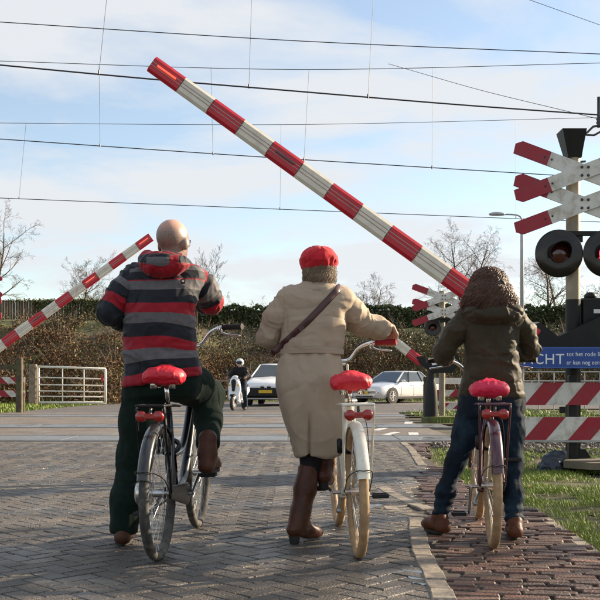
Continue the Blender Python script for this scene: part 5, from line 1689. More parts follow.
def body_mesh(root, J, mats, res=.0095, attrs=None):
    s = SDF(res)
    qh = add_head(s, J['head'], J['yaw'], J.get('hs', 1.0), J.get('nod', 0))
    hd, nk = J['head'], J['neck']
    s.cone(hd + V3((0, -.02, -.06)), nk, .052, .058, .03)
    cs = (J['shL'] + J['shR']) / 2; ch = (J['hipL'] + J['hipR']) / 2; w = (J['shR'] - J['shL']).length / 2
    s.cone(nk, cs + V3((0, 0, -.02)), .055, .075, .05)
    for t, a, b in ((0, w * .80, .085), (.35, w * .82, .10), (.65, w * .66, .085), (1.0, w * .84, .10)):
        s.ell(cs.lerp(ch, t) + V3((0, 0, -.06 if t == 0 else 0)), (a * .88, b * .74, .11), None, .06)
    for sd in 'LR':
        s.chain([tuple(J['sh' + sd]), tuple(J['el' + sd]), tuple(J['wr' + sd])], [.050, .038, .026], .03)
        s.chain([tuple(J['hip' + sd]), tuple(J['kn' + sd]), tuple(J['an' + sd])], [.078, .050, .034], .04)
        an = J['an' + sd]; f = J.get('ft' + sd, V3((0, 1, 0)))
        s.chain([tuple(an), tuple(an + V3((0, 0, -.035)) + f * -.03), tuple(an + V3((0, 0, -.045)) + f * .13)], [.034, .026, .02], .03)
        A, up, back = J['hand' + sd]
        add_hand(s, J['gr' + sd], A, up, back, J['wr' + sd], .0098)
    o = s.mesh('body', mats, root, origin=root.location, attrs=attrs)
    m = MB()
    for e in (-1, 1):
        c = qh(e * .031, .082, .006) - root.location
        m.lathe([(.001, -.011), (.007, -.008), (.0105, 0), (.007, .008), (.001, .011)], c, (0, 1, 0), 10)
    m.build('eyes', MAT['eye_white'], o, True)
    return o

def arm_attr(pts):
    """distance along a poly-line for each vertex"""
    P = [np.array(p) for p in pts]
    def f(V):
        best = np.full(len(V), 1e9); out = np.zeros(len(V)); acc = 0
        for a, b in zip(P, P[1:]):
            ab = b - a; L_ = np.linalg.norm(ab); t = np.clip(((V - a) @ ab) / (L_ * L_), -.3 if acc == 0 else 0, 1.3 if b is P[-1] else 1)
            d = np.linalg.norm(V - a - t[:, None] * ab, axis=1)
            k = d < best; best[k] = d[k]; out[k] = acc + t[k] * L_
            acc += L_
        return out
    return f

def sleeve_folds(pts, amp=.007, lam=.055, seed=0, fine=.004):
    f = arm_attr(pts)
    def g(V):
        t = f(V); w = vnoise(V * 9, seed) * 1.6 + vnoise(V * 22, seed + 1) * .5
        a = (1 - np.abs(np.sin(t / lam * 3.1416 + w * 2.2))) ** 2
        b = (1 - np.abs(vnoise(V * 13 + w[:, None] * .3, seed + 6))) ** 5
        return amp * (1.7 * a - .5) * (.3 + .9 * np.abs(vnoise(V * 5, seed + 4))) + amp * .8 * b + fine * .5 * vnoise(V * 40, seed + 2)
    return g

NAVY, GREY, RED = (.010, .012, .018), (.105, .098, .105), (.27, .006, .016)

# ------------------------------------------------------------------ man in the striped jacket
man = empty('person', (-.80, 5.42, 0), 'bald man in red, grey and navy striped jacket astride the dark bicycle', 'person')
J = dict(head=V3((-.732, 5.49, 1.726)), yaw=-26, nod=-6, hs=1.10, neck=V3((-.75, 5.47, 1.60)),
         shL=V3((-.965, 5.46, 1.50)), shR=V3((-.615, 5.49, 1.51)), elL=V3((-1.075, 5.40, 1.315)), wrL=V3((-1.005, 5.60, 1.275)),
         elR=V3((-.525, 5.64, 1.395)), wrR=V3((-.66, 5.80, 1.42)), hipL=V3((-.885, 5.44, .93)), hipR=V3((-.715, 5.45, .94)),
         knL=V3((-.945, 5.45, .50)), anL=V3((-1.000, 5.37, .085)), knR=V3((-.552, 5.78, .838)), anR=V3((-.528, 5.44, .495)),
         grL=V3((-1.015, 5.70, 1.25)), grR=V3((-.72, 5.87, 1.42)), handL=(V3((1, .3, 0)), V3((0, .1, 1)), V3((.1, -1, .1))), handR=(V3((0, .2, 1)), V3((.5, .85, 0)), V3((.8, -.6, 0))),
         ftL=V3((-.15, 1, 0)), ftR=V3((.05, 1, 0)))
hc = np.array(J['head'])
def stub(V):
    d = V - hc
    return np.clip(1.15 - np.clip((d[:, 2] - .030) / .07, 0, 1) - np.clip((d[:, 1] - .02) / .05, 0, 1), 0, 1) * (d[:, 2] > -.11)
body_mesh(man, J, MAT['skin_stubble'], .0085, {'stubble': stub})
# jacket body
s = SDF(.0068)
s.loft([(.925, -.79, 5.44, .222, .165), (1.02, -.79, 5.435, .218, .16), (1.15, -.80, 5.43, .208, .15), (1.30, -.80, 5.43, .202, .15), (1.42, -.795, 5.45, .210, .145), (1.50, -.79, 5.46, .205, .125), (1.56, -.78, 5.47, .165, .10), (1.61, -.765, 5.475, .105, .085), (1.64, -.76, 5.48, .085, .08)], .03, tilt=.16)
s.cone((-.77, 5.475, 1.575), (-.955, 5.46, 1.515), .065, .078, .06); s.cone((-.76, 5.475, 1.58), (-.625, 5.49, 1.52), .065, .078, .06)
fa_, fb_ = folds(.0095, (5, 5, 9), 2, .4), folds(.003, (13, 13, 20), 102, .4)
fo = lambda V: fa_(V) + fb_(V)
def man_disp(V):
    return fo(V) + .006 * np.sin((V[:, 2] * 34 + V[:, 0] * 12 + 3 * vnoise(V * 5, 8))) * np.clip((1.35 - V[:, 2]) / .3, 0, 1)
def man_band(V):
    z = V[:, 2] + .012 * vnoise(V * 5, 31) + .05 * np.clip((V[:, 0] + .72) / .2, 0, 1) * np.clip((1.5 - V[:, 2]) / .5, 0, 1) * (V[:, 2] > 1.1)
    z = z - .16 * (V[:, 0] + .79) * np.clip((1.15 - V[:, 2]) / .25, 0, 1)
    return np.clip((z - .90) / .80, 0.001, .999)
zz = lambda z: max(0, (z - .90) / .80)
stops = [(0, RED), (zz(.978), NAVY), (zz(1.04), GREY), (zz(1.105), RED), (zz(1.170), NAVY), (zz(1.245), GREY), (zz(1.305), RED), (zz(1.36), NAVY), (zz(1.437), GREY), (zz(1.488), RED), (zz(1.495), NAVY), (zz(1.545), GREY), (zz(1.575), NAVY)]
ramp_mat('stripe_cloth', 'band', stops, .62, .2, 380)
jk = s.mesh('jacket', MAT['stripe_cloth'], man, disp=man_disp, attrs={'band': man_band}, origin=man.location)
# sleeves
def sleeve(root, parent, nm, pts, rad, mat, stops_attr=None, res=.008, amp=.005, lam=.06, seed=0, flat=None):
    s = SDF(res)
    s.chain([tuple(p) for p in pts], rad, .035, flat)
    d = (V3(pts[-1]) - V3(pts[-2])).normalized(); e = V3(pts[-1]) + d * rad[-1] * .35
    s.half(tuple(e), tuple(d), tuple(V3(pts[-1]) - V3((.12, .12, .12))), tuple(V3(pts[-1]) + V3((.12, .12, .12))))
    at_ = None
    if stops_attr is not None:
        f = arm_attr(pts); at_ = {'band': lambda V: np.clip((f(V) + .012 * vnoise(V * 8, 3)) / stops_attr, 0.001, .999)}
    return s.mesh(nm, mat, parent, disp=sleeve_folds(pts, amp, lam, seed), attrs=at_, origin=root.location)
ramp_mat('stripe_sleeve', 'band', [(0, NAVY), (.10, GREY), (.17, NAVY), (.27, RED), (.385, NAVY), (.62, GREY), (.75, RED), (.85, GREY)], .62, .2, 380)
ramp_mat('stripe_sleeve_right', 'band', [(0, RED), (.12, NAVY), (.19, GREY), (.27, NAVY), (.37, RED), (.47, NAVY), (.58, GREY), (.64, NAVY), (.78, RED)], .62, .2, 380)
sleeve(man, jk, 'sleeve', [V3((-.945, 5.46, 1.515)), V3((-1.02, 5.43, 1.42)), J['elL'], V3((-1.03, 5.50, 1.285)), J['wrL']], [.084, .080, .068, .062, .052], MAT['stripe_sleeve'], .56, seed=4, res=.0065, amp=.007)
sleeve(man, jk, 'sleeve', [V3((-.64, 5.49, 1.525)), V3((-.565, 5.55, 1.47)), J['elR'], V3((-.585, 5.73, 1.40)), J['wrR']], [.082, .078, .066, .060, .050], MAT['stripe_sleeve_right'], .56, seed=6, res=.0065, amp=.007)
# hood and collar
s = SDF(.004)
s.ell((-.775, 5.335, 1.580), (.130, .080, .078), Matrix.Rotation(R(-12), 3, 'X'), .04)
s.cone((-.87, 5.40, 1.605), (-.82, 5.50, 1.63), .048, .040, .05); s.cone((-.675, 5.41, 1.585), (-.665, 5.52, 1.60), .044, .036, .05)
s.cone((-.86, 5.39, 1.625), (-.69, 5.39, 1.615), .033, .033, .04)
s.ell((-.765, 5.37, 1.68), (.078, .06, .05), None, .02, 'sub')
def hood_band(V):
    x, z = V[:, 0] + .775, V[:, 2] - 1.580
    v = np.full(len(V), .30)
    v = np.where((np.abs(x + .01) < .068) & (z > -.018) & (z < .034), .50, v)          # grey patch
    v = np.where((z < -.022 + .25 * np.abs(x)) & (z > -.085), .80, v)                        # red lower edge
    v = np.where((x > .05 + .1 * z) & (x < .10) & (z < .05), .80, v)
    v = np.where(z > .055, .80, v)
    return v
ramp_mat('hood_cloth', 'band', [(0, NAVY), (.40, GREY), (.65, RED)], .62, .2, 380)
s.mesh('hood', MAT['hood_cloth'], jk, disp=folds(.006, (14, 14, 14), 5), attrs={'band': hood_band}, origin=man.location, smooth_it=2)
m = MB(); m.torus(at(183, 281, 5.295) - man.location, (0, 1, 0), .011, .0035, 14, 6); m.box(at(183, 283, 5.293) - man.location, (.022, .004, .010)); m.build('logo_patch', MAT['black_cloth'], jk)
# trousers
s = SDF(.0095)
s.loft([(.84, -.80, 5.44, .185, .135), (.95, -.80, 5.45, .20, .15), (1.02, -.80, 5.45, .18, .13)], .04)
s.chain([(-.885, 5.45, .90), (-.92, 5.46, .70), (-.948, 5.45, .50), (-.985, 5.40, .25), (-1.000, 5.38, .10)], [.125, .112, .094, .086, .082], .05)
s.chain([(-.70, 5.45, .925), (-.63, 5.60, .90), (-.554, 5.76, .838), (-.545, 5.62, .69), (-.530, 5.47, .565)], [.125, .112, .090, .076, .068], .05)
s.half((-1.0, 5.38, .062), (0, 0, -1), (-1.2, 5.2, -.1), (-.85, 5.6, .063))
dn = (V3((-.530, 5.47, .565)) - V3((-.545, 5.62, .69))).normalized(); e = V3((-.530, 5.47, .565)) + dn * .012
s.half(tuple(e), tuple(dn), (-.66, 5.25, .40), (-.42, 5.56, .66))
s.mesh('trousers', MAT['trouser_green'], man, disp=folds(.005, (9, 9, 7), 12, .35), origin=man.location)
for nm, ank, fwd, sole in (('left', V3((-1.000, 5.375, .10)), (-.12, 1), .012), ('right', V3((-.528, 5.42, .505)), (.08, 1), .408)):
    s = SDF(.0065); add_boot(s, ank, fwd, sole, .30, .049, .050); s.cone(ank, ank + V3((0, .02, .09)), .05, .054, .02)
    bt_ = s.mesh('boot', MAT['boot_mid'], man, disp=folds(.0015, (25, 25, 25), 7), origin=man.location)
    o = sole_part('sole', ank, fwd, sole - .006, .30, .050, MAT['sole_dark'], man); o.parent = bt_
# glasses
Mh = Matrix.Rotation(R(-22), 3, 'Z')
def gq(x, y, z_): return J['head'] + Mh @ V3((x, y, z_)) - man.location
m = MB()
for e in (-1, 1):
    m.tube([gq(e * .086, .0, .012), gq(e * .080, .06, .016), gq(e * .052, .112, .012)], .0026, 6)
    m.torus(gq(e * .027, .112, .004), Mh @ V3((0, 1, 0)), .021, .0016, 20, 6)
m.tube([gq(-.010, .118, .008), gq(.010, .118, .008)], .0018, 5)
m.build('glasses', MAT['bolt_dark'], man, True)

# ------------------------------------------------------------------ woman in the beige coat
wom = empty('person', (.06, 5.5, 0), 'woman in beige trench coat and red cap standing beside the white bicycle', 'person')
W = dict(head=V3((.114, 5.62, 1.580)), yaw=-8, nod=4, hs=.96, neck=V3((.105, 5.59, 1.47)),
         shL=V3((-.075, 5.58, 1.40)), shR=V3((.245, 5.58, 1.40)), elL=V3((-.185, 5.60, 1.185)), wrL=V3((-.06, 5.74, 1.165)),
         elR=V3((.372, 5.67, 1.268)), wrR=V3((.500, 5.745, 1.235)), hipL=V3((.0, 5.54, .92)), hipR=V3((.14, 5.54, .92)),
         knL=V3((.068, 5.53, .50)), anL=V3((-.004, 5.44, .115)), knR=V3((.15, 5.72, .66)), anR=V3((.140, 5.56, .395)),
         grL=V3((-.022, 5.80, 1.155)), grR=V3((.538, 5.79, 1.182)), handL=(V3((1, .3, 0)), V3((0, .1, 1)), V3((-.3, -1, .2))), handR=(V3((1, -.3, 0)), V3((0, .1, 1)), V3((-.2, -.6, .6))),
         ftL=V3((.45, .9, 0)), ftR=V3((.05, 1, 0)))
body_mesh(wom, W, MAT['skin'], .0068)
# stockings
s = SDF(.008)
for P, rr_ in (([W['hipL'] + V3((.04, 0, -.1)), W['knL'], V3((.055, 5.51, .40))], [.09, .066, .058]), ([W['hipR'] + V3((.0, .02, -.1)), W['knR'], V3((.142, 5.60, .46))], [.09, .066, .054])):
    s.chain([tuple(p) for p in P], rr_, .03)
s.mesh('stockings', MAT['stocking'], wom, origin=wom.location)
# coat
s = SDF(.0065)
s.loft([(1.085, .066, 5.565, .176, .135), (1.16, .072, 5.565, .185, .135), (1.27, .080, 5.57, .192, .13), (1.38, .085, 5.575, .190, .12), (1.44, .088, 5.58, .155, .10), (1.485, .098, 5.585, .09, .075), (1.505, .10, 5.59, .075, .07)], .03)
s.cone((.095, 5.585, 1.44), (-.075, 5.58, 1.405), .062, .075, .05); s.cone((.095, 5.585, 1.44), (.245, 5.58, 1.405), .062, .075, .05)
fc_, fd_ = folds(.0075, (5, 5, 8), 21, .35), folds(.002, (12, 12, 20), 121, .35)
fo2 = lambda V: fc_(V) + fd_(V)
def coat_disp(V):
    d = fo2(V)
    yoke = np.exp(-((V[:, 2] - 1.285 - .02 * np.cos((V[:, 0] - .08) * 9)) / .006) ** 2) * (V[:, 1] < 5.53)
    mid = np.exp(-((V[:, 0] - .078) / .004) ** 2) * (V[:, 1] < 5.53)
    return d - .003 * mid - .002 * yoke + .004 * np.sin(V[:, 0] * 60 + 4 * vnoise(V * 6, 5)) * np.exp(-((V[:, 2] - 1.10) / .05) ** 2)
ct = s.mesh('coat', MAT['coat_beige'], wom, disp=coat_disp, origin=wom.location)
s = SDF(.0065)
s.loft([(.495, .112, 5.53, .134, .135), (.60, .098, 5.53, .156, .148), (.70, .078, 5.53, .178, .160), (.80, .064, 5.535, .192, .170), (.90, .058, 5.54, .202, .172), (.98, .058, 5.545, .200, .165), (1.05, .060, 5.555, .190, .15), (1.10, .066, 5.565, .174, .133)], .004, pw=2.7)
def skirt_disp(V):
    u = (V[:, 0] - .075) / .16; low = np.clip((.95 - V[:, 2]) / .45, 0, 1)
    fl = .010 * np.sin(V[:, 0] * 42 + V[:, 2] * 6 + 3 * vnoise(V * 4, 61)) * low
    xs_ = .052 + .03 * (V[:, 2] - .6)
    slit = -.026 * np.exp(-((V[:, 0] - xs_) / .007) ** 2) * np.clip((.76 - V[:, 2]) / .1, 0, 1) * (V[:, 1] < 5.5)
    lap = .008 * np.clip((V[:, 0] - xs_) / .02, 0, 1) * np.clip((.76 - V[:, 2]) / .1, 0, 1) * (V[:, 1] < 5.5)
    gat = .006 * np.sin(V[:, 0] * 75 + 3 * vnoise(V * 5, 62)) * np.exp(-((V[:, 2] - 1.06) / .05) ** 2)
    return fl + slit + lap + gat + folds(.007, (7, 7, 2.5), 63, .4)(V) + folds(.0018, (14, 14, 8), 163, .4)(V)
s.mesh('coat_skirt', MAT['coat_beige'], ct, disp=skirt_disp, origin=wom.location)
def ring_strip(rows, zc, h, th, name, mat, parent, root, n=48, wav=.0):
    cx, cy, a, b = rows; m = MB(); vs = []; fs = []
    for i in range(n):
        t = 2 * math.pi * i / n; c, s_ = math.cos(t), math.sin(t)
        r_ = (abs(c) ** 2.4 + abs(s_) ** 2.4) ** (-1 / 2.4)
        z0 = zc + wav * math.sin(3 * t)
        for dr, dz in ((0, -h / 2), (th, -h / 2 + .004), (th, h / 2 - .004), (0, h / 2)):
            vs.append((cx + (a + dr) * c * r_ - root.location.x, cy + (b + dr) * s_ * r_ - root.location.y, z0 + dz))
    for i in range(n):
        for k in range(3): j = (i + 1) % n; fs.append((i * 4 + k, j * 4 + k, j * 4 + k + 1, i * 4 + k + 1))
    m.add(vs, fs); return m.build(name, mat, parent, True, auto=50)
ring_strip((.066, 5.563, .179, .139), 1.098, .036, .012, 'belt', MAT['coat_beige'], ct, wom, wav=.003)
# collar
s = SDF(.006)
s.ell((.100, 5.555, 1.475), (.115, .075, .036), Matrix.Rotation(R(24), 3, 'X'), .02)
s.cone((.01, 5.55, 1.455), (.03, 5.66, 1.45), .035, .03, .03, 'add', ((0, 0, 1), .5)); s.cone((.19, 5.55, 1.455), (.185, 5.66, 1.45), .035, .03, .03, 'add', ((0, 0, 1), .5))
s.ell((.105, 5.60, 1.535), (.072, .075, .065), None, .01, 'sub')
s.mesh('collar', MAT['coat_beige'], ct, disp=folds(.004, (14, 14, 14), 25), origin=wom.location)
cl = [V3((-.055, 5.58, 1.41)), V3((-.135, 5.575, 1.30)), W['elL'], V3((-.135, 5.68, 1.165)), W['wrL']]
sleeve(wom, ct, 'sleeve', cl, [.076, .074, .064, .060, .055], MAT['coat_beige'], amp=.007, lam=.075, seed=14, res=.0065)
cr_ = [V3((.225, 5.58, 1.41)), V3((.305, 5.625, 1.335)), W['elR'], V3((.455, 5.715, 1.250)), W['wrR'] + V3((.005, 0, .0))]
sr = sleeve(wom, ct, 'sleeve', cr_, [.078, .077, .070, .064, .058], MAT['coat_beige'], amp=.008, lam=.07, seed=15, res=.0065)
# shoulder strap of a bag, laid on the back of the coat
from mathutils.bvhtree import BVHTree
def back_y(objs, x, z_, default):
    best = None
    for o in objs:
        me = o.data; off = o.parent.location if o.parent and o.parent.type == 'EMPTY' else wom.location
        if not hasattr(back_y, 'c'): back_y.c = {}
        if o.name not in back_y.c:
            back_y.c[o.name] = BVHTree.FromPolygons([v.co[:] for v in me.vertices], [p.vertices[:] for p in me.polygons])
        h = back_y.c[o.name].ray_cast(V3((x - off.x, 4.0 - off.y, z_)), V3((0, 1, 0)))
        if h[0] is not None:
            y = h[0].y + off.y
            best = y if best is None else min(best, y)
    return best if best is not None else default
sk = bpy.data.objects['coat_skirt']
P = []
for k in range(15):
    t = k / 14; px = 338 + (273 - 338) * t; py = 289 + (352 - 289) * t + 3 * math.sin(t * 3.1)
    q = at(px, py, 5.46); y = back_y([ct, bpy.data.objects['collar']] + [o for o in ct.children if o.name.startswith('sleeve')][:0], q.x, q.z, 5.50)
    P.append(V3((q.x, y - .004, q.z)) - wom.location)
P = [P[0] + V3((.02, .07, .03))] + P + [P[-1] + V3((-.015, .06, -.015))]
m = MB(); m.tube(spline(P, 3), .0190, 8, True, .20, (1, 0, -1)); sb = m.build('bag_strap', MAT['strap_leather'], wom, True)
m = MB(); m.bbox(V3(P[9]) + V3((0, -.004, 0)), (.030, .008, .040), .004, Matrix.Rotation(R(45), 3, 'Y')); m.build('buckle', MAT['strap_leather'], sb)
# boots with block heels
for ank, fwd, sole, top in ((V3((-.004, 5.44, .135)), (.62, .8), .008, V3((.052, 5.515, .415))), (V3((.142, 5.565, .42)), (.1, 1), .300, V3((.15, 5.63, .62)))):
    s = SDF(.0065); add_boot(s, ank, fwd, sole, .265, .040, .040, .038)
    mid = ank.lerp(top, .6)
    s.chain([tuple(ank), tuple(ank.lerp(top, .25)), tuple(mid), tuple(top)], [.043, .047, .059, .064], .05)
    d = (top - mid).normalized(); s.half(tuple(top + d * .012), tuple(d), tuple(top - V3((.1, .1, .08))), tuple(top + V3((.1, .1, .1))))
    bt_ = s.mesh('boot', MAT['boot_brown'], wom, disp=folds(.0018, (16, 16, 26), 9, .5), origin=wom.location)
    fh = V3((fwd[0], fwd[1], 0)).normalized()
    m = MB(); m.lathe([(.027, 0), (.029, .008), (.033, .05), (.036, .062)], V3((ank.x, ank.y, sole - .006)) - fh * .045 - wom.location, (0, 0, 1), 14); m.build('heel', MAT['sole_dark'], bt_, True, auto=50)
# hair tufts and cap
def strands(root, parent, name, mat, n, start, length, curl, r, seed, mass, out=.0, grav=1.0, nseg=9):
    """mass: ellipsoids (centre, radii) the strands ride on"""
    rr_ = random.Random(seed); m = MB()
    for i in range(n):
        p, d = start(rr_)
        L_ = length * rr_.uniform(.6, 1.1); ph = rr_.uniform(0, 6.28); fq = rr_.uniform(.7, 1.3) * curl[1]; am = curl[0] * rr_.uniform(.6, 1.3)
        pts = []; q = V3(p); v = V3(d)
        for k in range(nseg + 1):
            t = k / nseg
            a, b = frame_z(v if v.length > .01 else V3((0, 0, -1)))
            pts.append(q + (a * math.cos(ph + t * fq * L_ * 6.28) + b * math.sin(ph + t * fq * L_ * 6.28)) * am * min(1, .3 + t * 2) - root.location)
            v = (v * .72 + V3((rr_.gauss(0, .12), rr_.gauss(0, .12), -grav * .5))).normalized()
            q = q + v * L_ / nseg
            for c, rd in mass:
                e = V3(((q.x - c[0]) / rd[0], (q.y - c[1]) / rd[1], (q.z - c[2]) / rd[2])); le = e.length
                if le < 1: q = V3((c[0] + e.x / le * rd[0], c[1] + e.y / le * rd[1], c[2] + e.z / le * rd[2]))
        m.tube(pts, [r * (1 - .55 * (k / nseg) ** 2) for k in range(nseg + 1)], 4, False)
    o = m.build(name, mat, parent, True); tag(o, kind='stuff')
    return o
hm = [((.114, 5.615, 1.56), (.088, .10, .10))]
s = SDF(.008); s.ell(hm[0][0], (.086, .098, .098)); s.ell((.114, 5.57, 1.52), (.078, .06, .06)); s.half((0, 5.655, 0), (0, 1, 0), (-.1, 5.655, 1.4), (.3, 5.8, 1.75))
hr = s.mesh('hair', MAT['hair_ash'], wom, disp=folds(.006, (25, 25, 12), 3), origin=wom.location)
def st_w(rr_):
    a = rr_.uniform(-2.9, -.2); return V3((.114 + .09 * math.cos(a), 5.615 + .10 * math.sin(a), 1.60 + rr_.uniform(-.05, .02))), V3((math.cos(a) * .3, math.sin(a) * .3, -1))
strands(wom, hr, 'hair_locks', MAT['hair_ash'], 2200, st_w, .065, (.010, 15), .0012, 4, hm)
s = SDF(.006); Mb = Matrix.Rotation(R(-6), 3, 'X') @ Matrix.Rotation(R(-5), 3, 'Y')
s.ell((.112, 5.60, 1.638), (.113, .126, .062), Mb, .03); s.ell((.112, 5.61, 1.605), (.092, .106, .046), Mb, .05); s.ell((.10, 5.59, 1.668), (.088, .098, .042), Mb, .04)
s.ell((.125, 5.725, 1.588), (.075, .06, .012), Matrix.Rotation(R(-14), 3, 'X'), .01)
def cap_disp(V):
    a = np.arctan2(V[:, 1] - 5.605, V[:, 0] - .112)
    return -.004 * np.exp(-(np.mod(a + .3, math.pi / 4) - math.pi / 8) ** 2 / .004) * (V[:, 2] > 1.61) + folds(.006, (15, 15, 15), 44, .4)(V)
cap_ = s.mesh('cap', MAT['beret_red'], wom, disp=cap_disp, origin=wom.location)
m = MB(); m.lathe([(.010, 0), (.011, .005), (.004, .010)], V3((.112, 5.60, 1.706)) - wom.location, (0, 0, 1), 12); m.build('button', MAT['beret_red'], cap_, True)

# ------------------------------------------------------------------ woman in the olive jacket
gl = empty('person', (1.16, 5.8, 0), 'woman with long curly brown hair in olive jacket astride the plum bicycle', 'person')
G = dict(head=V3((1.160, 5.86, 1.508)), yaw=0, nod=3, hs=.94, neck=V3((1.158, 5.83, 1.395)),
         shL=V3((1.015, 5.81, 1.315)), shR=V3((1.310, 5.81, 1.315)), elL=V3((.882, 5.83, 1.105)), wrL=V3((.935, 6.02, 1.075)),
         elR=V3((1.420, 5.86, 1.122)), wrR=V3((1.375, 6.03, 1.105)), hipL=V3((1.09, 5.81, .86)), hipR=V3((1.245, 5.81, .86)),
         knL=V3((.945, 5.79, .425)), anL=V3((.843, 5.755, .095)), knR=V3((1.285, 5.74, .425)), anR=V3((1.258, 5.57, .095)),
         grL=V3((.925, 6.08, 1.06)), grR=V3((1.392, 6.08, 1.075)), handL=(V3((1, .3, 0)), V3((0, .1, 1)), V3((-.1, -1, .15))), handR=(V3((1, -.2, 0)), V3((0, .1, 1)), V3((.0, -1, .2))),
         ftL=V3((-.35, .9, 0)), ftR=V3((.1, 1, 0)))
body_mesh(gl, G, MAT['skin'], .0095)
s = SDF(.0065)
s.loft([(.825, 1.166, 5.805, .194, .145), (.88, 1.166, 5.805, .193, .145), (.95, 1.167, 5.80, .182, .138), (1.05, 1.168, 5.80, .162, .122), (1.15, 1.166, 5.80, .160, .118), (1.25, 1.164, 5.81, .168, .115), (1.32, 1.162, 5.815, .165, .105), (1.37, 1.16, 5.82, .11, .085), (1.42, 1.16, 5.83, .075, .075)], .03)
s.cone((1.16, 5.82, 1.36), (1.025, 5.81, 1.315), .06, .072, .05); s.cone((1.16, 5.82, 1.36), (1.30, 5.81, 1.315), .06, .072, .05)
fe_, ff_ = folds(.0085, (5, 5, 9), 51, .4), folds(.0025, (12, 12, 20), 151, .4)
fo3 = lambda V: fe_(V) + ff_(V)
def gl_disp(V):
    mid = np.exp(-((V[:, 0] - 1.165) / .004) ** 2) * (V[:, 1] < 5.75) * (V[:, 2] < 1.25)
    hem = np.exp(-((V[:, 2] - .862) / .004) ** 2)
    fl = np.exp(-((V[:, 2] - .915 - .1 * (V[:, 0] - 1.28)) / .005) ** 2) * (V[:, 0] > 1.22) * (V[:, 0] < 1.33)
    return fo3(V) - .003 * mid - .003 * hem - .005 * fl + .0028 * np.sin(V[:, 2] * 70 + V[:, 0] * 20 + 3 * vnoise(V * 6, 52)) * np.exp(-((V[:, 2] - .99) / .07) ** 2)
gj = s.mesh('jacket', MAT['jacket_olive'], gl, disp=gl_disp, origin=gl.location)
sleeve(gl, gj, 'sleeve', [V3((1.025, 5.81, 1.325)), V3((.955, 5.815, 1.225)), G['elL'], V3((.895, 5.93, 1.085)), G['wrL']], [.070, .066, .058, .052, .045], MAT['jacket_olive'], amp=.007, lam=.065, seed=24, res=.0065)
sleeve(gl, gj, 'sleeve', [V3((1.300, 5.81, 1.325)), V3((1.372, 5.83, 1.235)), G['elR'], V3((1.40, 5.96, 1.112)), G['wrR']], [.070, .065, .054, .047, .042], MAT['jacket_olive'], amp=.008, lam=.06, seed=25, res=.0065)
s = SDF(.007)
s.ell((1.172, 5.715, 1.318), (.146, .066, .056), Matrix.Rotation(R(-16), 3, 'X'), .03); s.cone((1.04, 5.74, 1.345), (1.07, 5.84, 1.37), .046, .040, .05); s.cone((1.30, 5.74, 1.345), (1.255, 5.84, 1.37), .046, .040, .05)
s.ell((1.20, 5.725, 1.362), (.08, .045, .035), None, .03)
s.ell((1.17, 5.785, 1.415), (.095, .06, .06), None, .02, 'sub')
def hd_disp(V): return folds(.008, (12, 12, 16), 71, .4)(V) - .010 * np.exp(-((V[:, 2] - 1.355 - .04 * np.cos((V[:, 0] - 1.17) * 14)) / .008) ** 2) * (V[:, 1] < 5.72)
s.mesh('hood', MAT['jacket_olive'], gj, disp=hd_disp, origin=gl.location)
s = SDF(.0085)
s.loft([(.72, 1.168, 5.80, .176, .125), (.80, 1.168, 5.80, .186, .135), (.88, 1.167, 5.80, .175, .125)], .04)
s.chain([(1.085, 5.80, .80), (1.02, 5.80, .62), tuple(G['knL']), (.885, 5.77, .25), (.848, 5.757, .10)], [.102, .080, .057, .052, .049], .05)
s.chain([(1.255, 5.80, .80), (1.275, 5.77, .62), tuple(G['knR']), (1.27, 5.65, .25), (1.260, 5.575, .10)], [.104, .082, .058, .052, .051], .05)
s.half((1, 5.8, .072), (0, 0, -1), (.7, 5.4, -.1), (1.4, 6, .073))
def jean_disp(V):
    low = np.clip((.35 - V[:, 2]) / .25, 0, 1)
    return folds(.006, (10, 10, 9), 81, .4)(V) + .006 * low * np.sin(V[:, 2] * 120 + 4 * vnoise(V * 8, 82))
s.mesh('jeans', MAT['denim'], gl, disp=jean_disp, origin=gl.location)
for ank, fwd in ((V3((.843, 5.755, .10)), (-.42, .9)), (V3((1.258, 5.57, .10)), (.12, 1))):
    s = SDF(.006); add_boot(s, ank, fwd, .014, .220, .036, .036); s.cone(ank, ank + V3((0, .01, .03)), .037, .037, .02)
    bt_ = s.mesh('boot', MAT['boot_tan'], gl, disp=folds(.0012, (25, 25, 25), 9), origin=gl.location)
    o = sole_part('sole', ank, fwd, .004, .218, .036, MAT['sole_dark'], gl); o.parent = bt_
# curly hair
gm = [((1.160, 5.835, 1.505), (.112, .122, .122)), ((1.156, 5.80, 1.465), (.138, .112, .085)), ((1.154, 5.775, 1.420), (.162, .092, .070))]
s = SDF(.008); s.ell(gm[0][0], (.106, .115, .115), None, .05); s.ell((1.156, 5.80, 1.465), (.130, .105, .08), None, .05); s.ell((1.154, 5.785, 1.42), (.150, .086, .066), None, .06); s.half((0, 5.93, 0), (0, 1, 0), (.9, 5.93, 1.2), (1.5, 6.1, 1.8))
s.ell((1.045, 5.83, 1.37), (.055, .06, .07), None, .05); s.ell((1.275, 5.83, 1.38), (.05, .06, .07), None, .05)
gh = s.mesh('hair', pmat('hair_dark', (.022, .010, .006), .6, var=.2), gl, disp=folds(.012, (26, 26, 18), 13, .6), origin=gl.location)
def st_g(rr_):
    a = rr_.uniform(-3.5, .4); ph = math.asin(rr_.uniform(.0, 1.0)) ; c = gm[0][0]
    return V3((c[0] + .106 * math.cos(a) * math.cos(ph), c[1] + .125 * math.sin(a) * math.cos(ph), c[2] + .122 * math.sin(ph))), V3((math.cos(a) * math.sin(ph), math.sin(a) * math.sin(ph), -math.cos(ph) - .1))
strands(gl, gh, 'hair_curls', MAT['hair_brown'], 2700, st_g, .235, (.0115, 12), .0024, 8, gm, nseg=18)

